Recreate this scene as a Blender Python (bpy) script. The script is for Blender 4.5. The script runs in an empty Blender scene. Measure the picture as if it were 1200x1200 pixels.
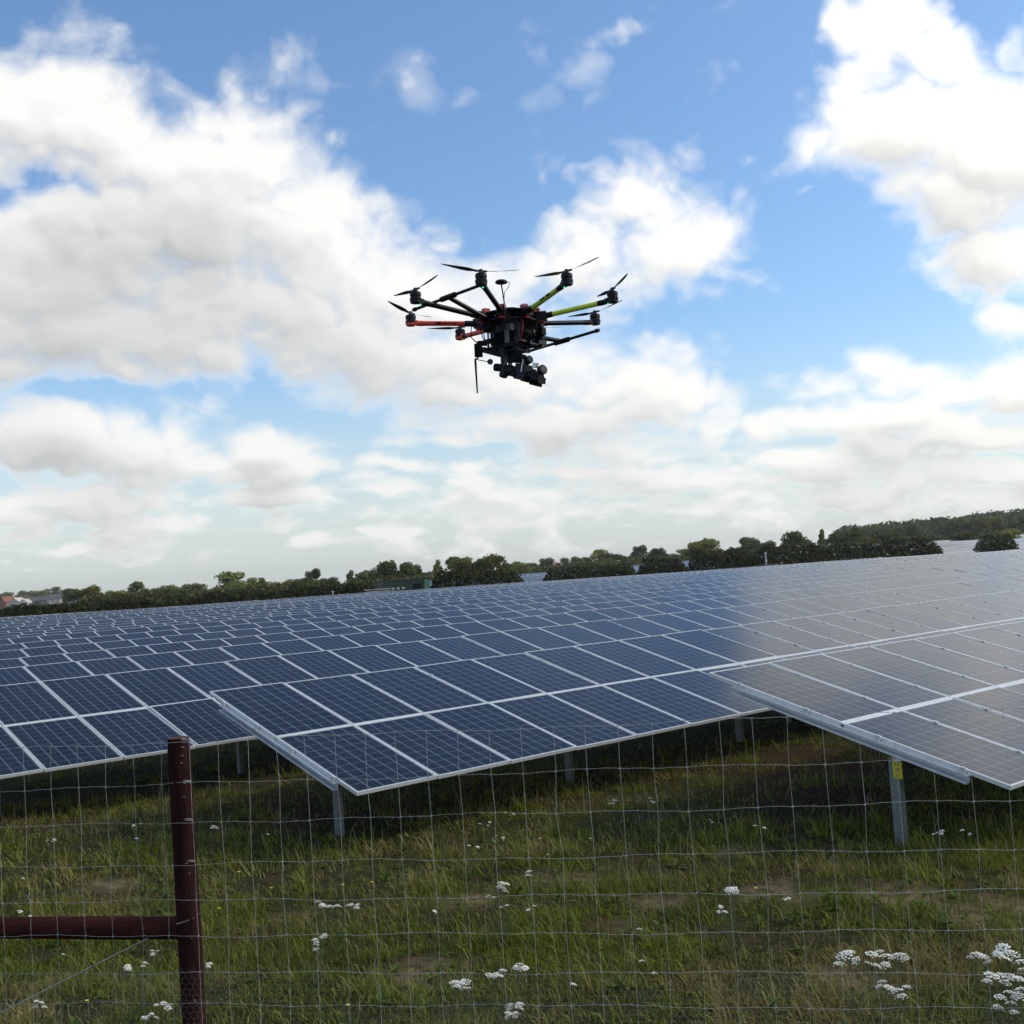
import bpy, math, random
import numpy as np
from mathutils import Vector, Matrix

random.seed(7); RNG = np.random.default_rng(11)
S = bpy.context.scene
COL = S.collection
PI = math.pi

# ------------------------------------------------------------------ camera
EYE = np.array([0.0, 0.0, 2.75])
FPX, PITCH, ROLL = 1345.6, 0.0520, 0.0653
F_ = np.array([0, math.cos(PITCH), math.sin(PITCH)])
_U = np.array([0, -math.sin(PITCH), math.cos(PITCH)]); _R = np.array([1.0, 0, 0])
R_ = _R * math.cos(ROLL) - _U * math.sin(ROLL)
U_ = _R * math.sin(ROLL) + _U * math.cos(ROLL)
cam = bpy.data.cameras.new('camera'); cam.lens = 36 * FPX / 1200; cam.sensor_width = 36
cam.clip_start = 0.05; cam.clip_end = 9000
camo = bpy.data.objects.new('camera', cam); COL.objects.link(camo)
camo.matrix_world = Matrix(((R_[0], U_[0], -F_[0], EYE[0]), (R_[1], U_[1], -F_[1], EYE[1]), (R_[2], U_[2], -F_[2], EYE[2]), (0, 0, 0, 1)))
S.camera = camo
def ray(px, py):
    d = F_ + (px - 600) / FPX * R_ + (600 - py) / FPX * U_
    return d / np.linalg.norm(d)
def at(px, py, Y):
    d = ray(px, py); return EYE + d * (Y / d[1])
def gp(px, py, z=0.0):
    d = ray(px, py); return EYE + d * ((z - EYE[2]) / d[2])
def proj(P):
    P = np.asarray(P, float) - EYE; dd = P @ F_
    return 600 + FPX * (P @ R_) / dd, 600 - FPX * (P @ U_) / dd, dd

def vnoise(x, y, seed=0):
    x = np.asarray(x, float); y = np.asarray(y, float)
    xi = np.floor(x).astype(np.int64); yi = np.floor(y).astype(np.int64); fx = x - xi; fy = y - yi
    fx = fx * fx * (3 - 2 * fx); fy = fy * fy * (3 - 2 * fy)
    def h(a, b):
        n = (a * 374761393 + b * 668265263 + seed * 974711) & 0x7fffffff
        n = ((n ^ (n >> 13)) * 1274126177) & 0x7fffffff
        return ((n ^ (n >> 16)) & 0xffff) / 65535.0
    return (h(xi, yi) * (1 - fx) + h(xi + 1, yi) * fx) * (1 - fy) + (h(xi, yi + 1) * (1 - fx) + h(xi + 1, yi + 1) * fx) * fy
def fbm(x, y, seed=0, o=4):
    s = 0; a = .5; t = 0
    for i in range(o): s = s + a * vnoise(x * 2 ** i, y * 2 ** i, seed + i); t += a; a *= .5
    return s / t
def build_clouds(AZ, EL, full=False):
    """cloud cover and cloud shade for the directions AZ, EL (radians): broken fair-weather cumulus"""
    cd = np.cos(EL); D = np.stack([np.sin(AZ) * cd, np.cos(AZ) * cd, np.sin(EL)], -1)
    df = D @ F_; ok = df > .15; dfs = np.where(ok, df, 1)
    X = np.where(ok, 600 + FPX * (D @ R_) / dfs, 1e5); Y = np.where(ok, 600 - FPX * (D @ U_) / dfs, 1e5)
    k = 1 / (np.maximum(EL, 0) + .10)
    # warp, then a puffy noise on the face of the clouds and a flat one seen in perspective
    wx = (fbm(AZ * 14, EL * 15, 201, 3) - .5); wy = (fbm(AZ * 14 + 9, EL * 15 + 4, 211, 3) - .5)
    lk = 1 - .65 * np.clip((.14 - EL) / .08, 0, 1)
    Xw = X + 52 * lk * wx + 22 * (fbm(AZ * 60, EL * 62, 221, 2) - .5); Yw = Y + 40 * lk * wy + 18 * lk * (fbm(AZ * 60 + 3, EL * 62, 231, 2) - .5)
    n1 = fbm(AZ * 8 + wx * .4, -k * 1.5 + wy * .25, 241, 7) - .5
    n2 = fbm(AZ * 16 + wx * .5, EL * 19 + wy * .5, 251, 8) - .5
    rid = np.abs(2 * fbm(AZ * 22 + wx * .8, EL * 27 + wy * .8, 261, 6) - 1)      # billows: rounded bumps between creases
    def blob(px, py, rx, ry, s=1.0, rot=0.0, flat=0.0):
        dx = Xw - px; dy = Yw - py
        if rot: c_, s_ = math.cos(rot), math.sin(rot); dx, dy = dx * c_ + dy * s_, -dx * s_ + dy * c_
        if flat: dy = np.where(dy > 0, dy / (1 - flat), dy)
        r = np.sqrt((dx / rx) ** 2 + (dy / ry) ** 2)
        return s * np.clip(1.30 - r, -.6, 1)
    big = [(50, 128, 118, 84, 1.3), (-60, 130, 120, 90, 1.2), (128, 165, 72, 90, 1.15), (90, 95, 60, 50, 1.0), (200, 190, 90, 60, 1.1), (300, 200, 70, 50, 1.05), (360, 240, 70, 50, 1.0), (120, 250, 140, 60, 1.1), (70, 330, 200, 125, 1.1), (230, 265, 140, 120, 1.1), (150, 230, 120, 60, .62), (290, 210, 90, 75, .9), (-80, 330, 150, 140, 1.0),
           (350, 300, 130, 100, 1.1), (150, 385, 260, 75, 1.05), (-60, 400, 160, 60, .9), (430, 330, 120, 95, 1.05), (450, 420, 170, 60, 1.0), (445, 262, 60, 50, .72), (505, 282, 60, 45, .66), (400, 400, 160, 60, 1), (560, 345, 120, 70, .95), (560, 440, 170, 45, .95), (650, 430, 130, 45, .9),
           (680, 315, 110, 52, .85), (790, 290, 92, 60, .92), (750, 230, 55, 45, .66), (835, 285, 52, 45, .8), (610, 315, 80, 45, .75), (700, 345, 100, 30, .6),
           (1060, 150, 120, 74, 1.25), (1170, 170, 130, 115, 1.35), (1290, 150, 140, 140, 1.1), (1115, 240, 95, 75, 1.2), (1045, 40, 80, 48, 1.0), (1010, 40, 46, 36, .85), (1110, 70, 80, 50, 1.0), (1020, 90, 60, 50, .9), (1195, 60, 42, 60, .8), (1170, 292, 85, 56, 1.15), (1185, 370, 55, 40, .75), (1275, 300, 90, 80, .9), (1330, 60, 150, 120, 1.1), (1420, 200, 180, 150, 1.1), (1500, 330, 160, 120, 1), (1290, -60, 120, 70, .9), (1480, 20, 160, 120, 1), (1000, 130, 62, 50, .9), (1075, 235, 75, 50, .9), (1160, 225, 90, 80, 1), (230, 345, 150, 60, 1.1), (330, 360, 120, 70, 1.1), (120, 300, 120, 60, 1.0), (480, 340, 120, 70, 1), (700, 300, 80, 50, .9), (620, 385, 110, 40, .8), (1120, 60, 70, 34, .6)]
    low = [(120, 604, 340, 40, .70), (560, 596, 320, 44, .66), (1000, 585, 340, 40, .72), (420, 640, 500, 16, .5), (50, 525, 112, 50, 1.15), (-70, 530, 110, 50, 1.1), (150, 538, 100, 40, 1.05), (225, 546, 72, 30, .95), (305, 530, 54, 36, 1.05), (352, 550, 50, 20, .85), (470, 545, 74, 17, .95), (545, 545, 46, 14, .85),
           (40, 592, 110, 14, .95), (130, 596, 60, 9, .8), (300, 584, 110, 15, .95), (390, 588, 52, 8, .8), (230, 590, 50, 8, .75), (30, 630, 56, 15, .95), (110, 628, 50, 9, .85), (190, 634, 70, 9, .6), (300, 622, 60, 7, .55), (440, 626, 30, 7, .62), (495, 622, 34, 8, .6), (570, 582, 70, 9, .8), (640, 580, 50, 10, .8), (540, 560, 60, 7, .6), (610, 610, 90, 7, .5), (720, 590, 120, 9, .7),
           (560, 512, 140, 18, .75), (700, 552, 230, 18, .8), (980, 560, 240, 20, .8), (1180, 550, 160, 22, .85), (880, 600, 220, 10, .6), (1100, 595, 180, 11, .62), (690, 450, 110, 40, .85), (800, 478, 110, 36, .8), (640, 490, 200, 34, .85), (860, 500, 120, 26, .7), (955, 458, 62, 26, .72), (1015, 440, 46, 32, .74), (1095, 462, 90, 32, .8), (1170, 455, 75, 44, .9), (1260, 460, 100, 46, .9), (1000, 500, 200, 30, .8), (1150, 515, 160, 28, .8), (720, 530, 230, 24, .72), (980, 545, 240, 22, .68)]
    wisp = [(362, 94, 20, 18, .5), (398, 98, 24, 10, .4), (492, 112, 22, 26, .48), (476, 140, 34, 10, .4), (676, 82, 26, 12, .48), (620, 112, 24, 14, .4), (395, 190, 36, 24, .5), (900, 145, 40, 18, .36), (945, 226, 9, 5, .62), (820, 425, 30, 6, .4), (1070, 85, 120, 24, .5)]
    tot = np.full(AZ.shape, -.6)
    for b in big: tot = np.maximum(tot, blob(*b, flat=.1)) + 0
    for b in low: tot = np.maximum(tot, blob(*b, flat=.35) - .02)
    hole = np.maximum(blob(68, 200, 42, 22, 1), blob(0, 232, 34, 14, .9)); hole = np.maximum(hole, blob(150, 457, 170, 16, .8)); tot = tot - .55 * np.clip(hole, 0, 1)
    ws = np.full(AZ.shape, -.6)
    for b in wisp: ws = np.maximum(ws, blob(*b))
    side = np.clip((np.abs(AZ) - .47) / .12, 0, 1); upw = np.clip((EL - .53) / .12, 0, 1); out = np.maximum(side, upw); out = out * out * (3 - 2 * out)
    q = 1 / (np.maximum(np.sin(EL), 0) + .16); PX, PY = D[..., 0] * q, D[..., 1] * q
    gen = (fbm(PX * 1.15 + 21.08, PY * 1.15 + 52.67, 271, 4) - .478) * 3.4
    tot = tot * (1 - out) + gen * out
    lowk = np.clip((.14 - EL) / .1, 0, 1)
    n2 = n2 * (1 - out) + out * (fbm(PX * 5 + 3, PY * 5 + 8, 281, 6) - .5); n1 = n1 * (1 - out); rid = rid * (1 - out) + .22 * out
    n3 = fbm(AZ * 30 + wx * .6, EL * 75 + wy * .4, 291, 6) - .5
    nz = n1 * (.75 - .1 * lowk) + n2 * (1.25 - .25 * lowk) + n3 * 2.8 * lowk + (rid - .22) * .9 * (1 - .2 * lowk)
    d = tot * 1.0 + nz * (1.1 - .5 * np.clip(tot, 0, 1))
    cover = np.clip((d + .04 - .05 * lowk) / (1.0 - .22 * lowk), 0, 1); cover = cover * cover * (3 - 2 * cover)
    wd = ws + n2 * 2.6 + n1 * .8; wc = np.clip((wd - .26) / 1.1, 0, 1) * .40; 
    thickness = np.clip(d, 0, 1.8)
    cover = np.maximum(cover, wc)
    return cover.astype(np.float32), thickness.astype(np.float32)
def blur(a, r):
    """three box passes each way"""
    for _ in range(3):
        for ax in (0, 1):
            n = a.shape[ax]; rr = max(1, int(r[ax])); p = np.concatenate([np.take(a, [0] * (rr + 1), ax), a, np.take(a, [n - 1] * rr, ax)], ax); c = np.cumsum(p, ax, dtype=np.float64)
            a = (np.take(c, range(2 * rr + 1, 2 * rr + 1 + n), ax) - np.take(c, range(0, n), ax)) / (2 * rr + 1)
    return a
def cloud_window(az0, az1, el0, el1, w, h):
    az = np.linspace(az0, az1, w); el = np.linspace(el0, el1, h); AZ, EL = np.meshgrid(az, el)
    c, t = build_clouds(AZ, EL)
    # light comes from high at the right: what lies towards it shades what lies below and left of it
    sx, sy = (az1 - az0) / w, (el1 - el0) / h
    def shift(a, da, de):
        dx, dy = int(round(da / sx)), int(round(de / sy)); o = np.zeros_like(a); o[:h - dy if dy else h, :w - dx if dx else w] = a[dy:, dx:]
        if dx: o[:, w - dx:] = o[:, w - dx - 1:w - dx]
        return o
    b1 = blur(t, (.010 / sy, .014 / sx)); b2 = blur(t, (.022 / sy, .032 / sx)); b0 = blur(t, (.0032 / sy, .0032 / sx))
    deep = shift(b1, .008, .020) * .35 + shift(b2, .018, .048) * .40 + shift(b2, .028, .085) * .25
    lowk = np.clip((.15 - EL) / .1, 0, 1)
    deep_low = shift(b1, .004, .010) * .6 + shift(b1, .006, .022) * .4
    deep = deep * (1 - lowk) + (deep_low * 1.12 + .03) * lowk
    fine = (shift(t, .0035, .0060) - t) * .38 + (shift(b0, .007, .012) - b0) * .42
    shade = np.clip((deep - .50) / .62, 0, 1) * .95 + np.clip(fine, -.12, .22)
    shade = shade * np.clip((c - .25) / .6, 0, 1)
    return c, np.clip(shade, 0, 1).astype(np.float32)
# ------------------------------------------------------------------ world: sky texture plus cumulus
SUN_AZ, SUN_EL = math.radians(86), math.radians(36)       # azimuth to the right of the view axis (+Y)
W = bpy.data.worlds.new('World'); S.world = W; W.use_nodes = True
nt = W.node_tree; nt.nodes.clear()
SKY_STRENGTH = 0.15; SKY_TINT = (.90, 1.11, 1.27, 1); GLOW = 2.8

def cloud_image(name, *a):
    c, sh = cloud_window(*a); w, h = a[4], a[5]
    im = bpy.data.images.new(name, w, h, float_buffer=True, is_data=True); px = np.ones((h, w, 4), np.float32); px[..., 0] = c; px[..., 1] = sh; px[..., 2] = 0
    im.pixels.foreach_set(px.ravel()); im.update(); im.pack(); return im
def build_world():
    """Nishita sky; the clouds computed above are laid over it by direction (azimuth and elevation)"""
    N = nt.nodes; L = nt.links
    def new(t, **k):
        n = N.new(t)
        for a, b in k.items(): setattr(n, a, b)
        return n
    def val(sock, v):
        if hasattr(v, 'is_output'): L.new(v, sock)
        else: sock.default_value = v
    def M(op, a, b=0.0, c=None, clamp=False):
        n = new('ShaderNodeMath', operation=op, use_clamp=clamp); val(n.inputs[0], a); val(n.inputs[1], b)
        if c is not None: val(n.inputs[2], c)
        return n.outputs[0]
    def ramp(x, a, b, c=0.0, d=1.0, smooth=True):
        n = new('ShaderNodeMapRange', interpolation_type='SMOOTHSTEP' if smooth else 'LINEAR'); n.clamp = True
        val(n.inputs['Value'], x); val(n.inputs['From Min'], a); val(n.inputs['From Max'], b); val(n.inputs['To Min'], c); val(n.inputs['To Max'], d)
        return n.outputs[0]
    def mix(f, a, b):
        n = new('ShaderNodeMix', data_type='RGBA'); val(n.inputs[0], f); val(n.inputs[6], a); val(n.inputs[7], b); return n.outputs[2]
    sky = new('ShaderNodeTexSky', sky_type='NISHITA'); sky.sun_disc = False; sky.sun_elevation = SUN_EL; sky.sun_rotation = SUN_AZ
    sky.air_density = 1.0; sky.dust_density = 1.2; sky.ozone_density = 1.6
    tc = new('ShaderNodeTexCoord'); sep = new('ShaderNodeSeparateXYZ'); L.new(tc.outputs['Generated'], sep.inputs[0])
    az = M('ARCTAN2', sep.outputs[0], sep.outputs[1]); el = M('ARCSINE', sep.outputs[2])
    def look(im, a0, a1, e0, e1):
        u = M('DIVIDE', M('SUBTRACT', az, a0), a1 - a0); v = M('DIVIDE', M('SUBTRACT', el, e0), e1 - e0)
        cb = new('ShaderNodeCombineXYZ'); L.new(u, cb.inputs[0]); L.new(v, cb.inputs[1]); t = new('ShaderNodeTexImage', extension='EXTEND', interpolation='Linear'); t.image = im; L.new(cb.outputs[0], t.inputs[0])
        ins = M('MULTIPLY', M('LESS_THAN', M('ABSOLUTE', M('SUBTRACT', u, .5)), .498), M('LESS_THAN', M('ABSOLUTE', M('SUBTRACT', v, .5)), .498)); return t.outputs[0], ins
    wa = (-.66, .66, -.06, .70); da = (-PI, PI, -.06, PI / 2)
    fine, inside = look(cloud_image('clouds_ahead', *wa, 1536, 900), *wa); dome, _ = look(cloud_image('clouds_around', *da, 1200, 320), *da)
    cs = new('ShaderNodeSeparateColor'); L.new(mix(inside, dome, fine), cs.inputs[0]); alpha, shade = cs.outputs[0], cs.outputs[1]
    k10 = 1 / SKY_STRENGTH
    lit = (1.0 * k10, .995 * k10, .975 * k10, 1); grey = (.55 * k10, .56 * k10, .56 * k10, 1)
    hz = ramp(el, .22, 0.0); air = (.79 * k10, .825 * k10, .785 * k10, 1)
    bl = new('ShaderNodeMix', data_type='RGBA', blend_type='MULTIPLY'); bl.inputs[0].default_value = 1
    L.new(sky.outputs[0], bl.inputs[6]); bl.inputs[7].default_value = SKY_TINT
    blue = mix(M('MULTIPLY', hz, .74), bl.outputs[2], air)
    # clouds and air grow brighter and warmer round the sun, which stands behind cloud outside the frame at right
    sv = new('ShaderNodeVectorMath', operation='DOT_PRODUCT'); L.new(tc.outputs['Generated'], sv.inputs[0]); sv.inputs[1].default_value = (math.sin(SUN_AZ) * math.cos(SUN_EL), math.cos(SUN_AZ) * math.cos(SUN_EL), math.sin(SUN_EL))
    glow = M('POWER', M('MAXIMUM', sv.outputs['Value'], 0.0), 2.8)
    cl = mix(M('MULTIPLY', hz, .30), mix(shade, lit, grey), air)
    gl = new('ShaderNodeMix', data_type='RGBA', blend_type='MULTIPLY'); gl.inputs[0].default_value = 1; L.new(cl, gl.inputs[6]); L.new(mix(glow, (1, 1, 1, 1), (GLOW, GLOW * .96, GLOW * .90, 1)), gl.inputs[7]); gl.clamp_result = False; cl = gl.outputs[2]
    bg = new('ShaderNodeBackground'); bg.inputs[1].default_value = SKY_STRENGTH; L.new(mix(alpha, blue, cl), bg.inputs[0])
    wo = new('ShaderNodeOutputWorld'); L.new(bg.outputs[0], wo.inputs[0])
build_world()
W.cycles.sampling_method = 'MANUAL'; W.cycles.sample_map_resolution = 1024

# ------------------------------------------------------------------ sun, exposure
sl = bpy.data.lights.new('sun', 'SUN'); sl.energy = 2.0; sl.angle = math.radians(10); sl.color = (1, .88, .70)
so = bpy.data.objects.new('sun', sl); COL.objects.link(so)
sd = Vector((math.sin(SUN_AZ) * math.cos(SUN_EL), math.cos(SUN_AZ) * math.cos(SUN_EL), math.sin(SUN_EL)))
so.rotation_euler = sd.to_track_quat('Z', 'Y').to_euler(); so.location = (40, 10, 60)
S.view_settings.view_transform = 'Standard'; S.view_settings.look = 'None'; S.view_settings.gamma = 1; S.view_settings.exposure = 0.0
S.view_settings.use_curve_mapping = False
S.cycles.max_bounces = 6

# ------------------------------------------------------------------ helpers
def tag(o, label=None, cat=None, group=None, kind=None):
    for k, v in (('label', label), ('category', cat), ('group', group), ('kind', kind)):
        if v: o[k] = v
    return o
def empty(name, loc=(0, 0, 0), label=None, cat=None, group=None):
    o = bpy.data.objects.new(name, None); COL.objects.link(o); o.location = loc; o.empty_display_size = .1
    return tag(o, label, cat, group)
def link(name, mesh, parent=None, loc=None):
    o = bpy.data.objects.new(name, mesh); COL.objects.link(o)
    if parent is not None: o.parent = parent
    if loc is not None: o.location = loc
    return o
def frame(d):
    d = np.asarray(d, float); d = d / np.linalg.norm(d)
    a = np.array([0, 0, 1.0]) if abs(d[2]) < .9 else np.array([1.0, 0, 0])
    u = np.cross(a, d); u /= np.linalg.norm(u); return u, np.cross(d, u), d
class MB:
    def __init__(s): s.v = []; s.f = []; s.m = []
    def add(s, vs, fs, m=0):
        b = len(s.v); s.v += [tuple(map(float, p)) for p in vs]; s.f += [tuple(i + b for i in q) for q in fs]; s.m += [m] * len(fs)
    def box(s, c, size, axes=None, m=0):
        c = np.asarray(c, float); A = np.eye(3) if axes is None else np.asarray(axes, float)   # rows = axes
        h = np.asarray(size, float) / 2
        vs = [c + A[0] * h[0] * x + A[1] * h[1] * y + A[2] * h[2] * z for z in (-1, 1) for y in (-1, 1) for x in (-1, 1)]
        s.add(vs, [(0, 2, 3, 1), (4, 5, 7, 6), (0, 1, 5, 4), (2, 6, 7, 3), (0, 4, 6, 2), (1, 3, 7, 5)], m)
    def path(s, pts, rad, n=8, m=0, caps=True):
        pts = np.asarray(pts, float); k = len(pts)
        if np.isscalar(rad): rad = [rad] * k
        vs = []; u = None
        for i in range(k):
            d = pts[min(i + 1, k - 1)] - pts[max(i - 1, 0)]
            if u is None: u, w, d = frame(d)
            else:
                d = d / np.linalg.norm(d); u = u - d * (u @ d); u /= np.linalg.norm(u); w = np.cross(d, u)
            for j in range(n):
                t = 2 * PI * j / n; vs.append(pts[i] + (u * math.cos(t) + w * math.sin(t)) * rad[i])
        fs = [(i * n + j, i * n + (j + 1) % n, (i + 1) * n + (j + 1) % n, (i + 1) * n + j) for i in range(k - 1) for j in range(n)]
        if caps: fs += [tuple(range(n - 1, -1, -1)), tuple((k - 1) * n + j for j in range(n))]
        s.add(vs, fs, m)
    def tube(s, a, b, r0, r1=None, n=10, m=0): s.path([a, b], [r0, r0 if r1 is None else r1], n, m)
    def lathe(s, c, prof, axis=(0, 0, 1), n=16, m=0):
        c = np.asarray(c, float); d = np.asarray(axis, float)
        d = d / np.linalg.norm(d); s.path([c + d * (h + 1e-5 * i) for i, (r, h) in enumerate(prof)], [max(r, 1e-4) for r, h in prof], n, m)
    def build(s, name, mats, parent=None, smooth=False, loc=None):
        me = bpy.data.meshes.new(name); me.from_pydata(s.v, [], s.f)
        for m_ in (mats if isinstance(mats, (list, tuple)) else [mats]): me.materials.append(m_)
        me.polygons.foreach_set('material_index', s.m)
        if smooth: me.polygons.foreach_set('use_smooth', [True] * len(s.f)); 
        me.update()
        if smooth and hasattr(me, 'set_sharp_from_angle'): me.set_sharp_from_angle(angle=math.radians(40))
        return link(name, me, parent, loc)
def mesh_np(name, verts, tris=None, quads=None, mat=None, col=None, parent=None, smooth=False):
    me = bpy.data.meshes.new(name); nv = len(verts)
    me.vertices.add(nv); me.vertices.foreach_set('co', np.asarray(verts, np.float32).ravel())
    nt_ = 0 if tris is None else len(tris); nq = 0 if quads is None else len(quads)
    idx = []; st = []
    if nt_: idx.append(np.asarray(tris, np.int32).ravel()); st.append(np.arange(nt_) * 3)
    if nq: idx.append(np.asarray(quads, np.int32).ravel()); st.append(nt_ * 3 + np.arange(nq) * 4)
    idx = np.concatenate(idx); st = np.concatenate(st)
    me.loops.add(len(idx)); me.loops.foreach_set('vertex_index', idx)
    me.polygons.add(nt_ + nq); me.polygons.foreach_set('loop_start', st.astype(np.int32))
    if smooth: me.polygons.foreach_set('use_smooth', np.ones(nt_ + nq, bool))
    if col is not None:
        a = me.color_attributes.new('Col', 'FLOAT_COLOR', 'POINT'); c4 = np.ones((nv, 4), np.float32); c4[:, :3] = col; a.data.foreach_set('color', c4.ravel())
    me.update(calc_edges=True); me.validate()
    if mat: me.materials.append(mat)
    return link(name, me, parent)
def terr(x, y):
    """height of the land: flat by the camera, slow swells farther off"""
    x = np.asarray(x, float); y = np.asarray(y, float); d = np.sqrt(x * x + y * y)
    k = np.clip((d - 45) / 110, 0, 1); k = k * k * (3 - 2 * k)
    w = (fbm(x / 38 + 5, y / 38 + 2, 3, 2) - .5) * .9 * k
    r = np.clip((d - 150) / 260, 0, 1); rise = 1.1 * r * r * (3 - 2 * r)
    hill = 8.6 * np.exp(-(((x - 330) / 190) ** 2 + ((y - 640) / 190) ** 2))
    return w + rise + hill

# ------------------------------------------------------------------ materials
def mat(name, col, rough=.6, metal=0.0, noise=None, bump=None, spec=.5, rnd=0.0):
    m = bpy.data.materials.new(name); m.use_nodes = True; n = m.node_tree.nodes; l = m.node_tree.links
    b = n['Principled BSDF']; b.inputs['Roughness'].default_value = rough; b.inputs['Metallic'].default_value = metal; b.inputs['Specular IOR Level'].default_value = spec
    b.inputs['Base Color'].default_value = (*col, 1)
    tc = n.new('ShaderNodeTexCoord')
    if noise:
        c2, sc, det = noise[:3]
        t = n.new('ShaderNodeTexNoise'); t.inputs['Scale'].default_value = sc; t.inputs['Detail'].default_value = det; t.inputs['Roughness'].default_value = .65
        mp = n.new('ShaderNodeMapping'); l.new(tc.outputs['Object'], mp.inputs[0]); l.new(mp.outputs[0], t.inputs['Vector'])
        if len(noise) > 3: mp.inputs['Scale'].default_value = noise[3]
        r = n.new('ShaderNodeMapRange'); r.inputs['From Min'].default_value = .35; r.inputs['From Max'].default_value = .65; l.new(t.outputs[0], r.inputs[0])
        x = n.new('ShaderNodeMix'); x.data_type = 'RGBA'; l.new(r.outputs[0], x.inputs[0]); x.inputs[6].default_value = (*col, 1); x.inputs[7].default_value = (*c2, 1)
        l.new(x.outputs[2], b.inputs['Base Color'])
        if bump:
            bp = n.new('ShaderNodeBump'); bp.inputs['Strength'].default_value = bump; bp.inputs['Distance'].default_value = .01
            l.new(t.outputs[0], bp.inputs['Height']); l.new(bp.outputs[0], b.inputs['Normal'])
    return m
def leafmat(name, trans=.35, rough=.55, tint=(1, 1, 1), rnd=.25):
    m = bpy.data.materials.new(name); m.use_nodes = True; n = m.node_tree.nodes; l = m.node_tree.links
    b = n['Principled BSDF']; a = n.new('ShaderNodeAttribute'); a.attribute_name = 'Col'
    oi = n.new('ShaderNodeObjectInfo'); mr = n.new('ShaderNodeMapRange'); l.new(oi.outputs['Random'], mr.inputs[0]); mr.inputs['To Min'].default_value = 1 - rnd; mr.inputs['To Max'].default_value = 1 + rnd
    mu = n.new('ShaderNodeVectorMath'); mu.operation = 'MULTIPLY'; l.new(a.outputs['Color'], mu.inputs[0]); l.new(oi.outputs['Color'], mu.inputs[1])
    sc = n.new('ShaderNodeVectorMath'); sc.operation = 'SCALE'; l.new(mu.outputs[0], sc.inputs[0]); l.new(mr.outputs[0], sc.inputs['Scale'])
    l.new(sc.outputs[0], b.inputs['Base Color']); b.inputs['Roughness'].default_value = rough; b.inputs['Specular IOR Level'].default_value = .05
    t = n.new('ShaderNodeBsdfTranslucent'); l.new(sc.outputs[0], t.inputs[0])
    x = n.new('ShaderNodeMixShader'); x.inputs[0].default_value = trans; l.new(b.outputs[0], x.inputs[1]); l.new(t.outputs[0], x.inputs[2]); l.new(x.outputs[0], n['Material Output'].inputs[0])
    return m
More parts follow.
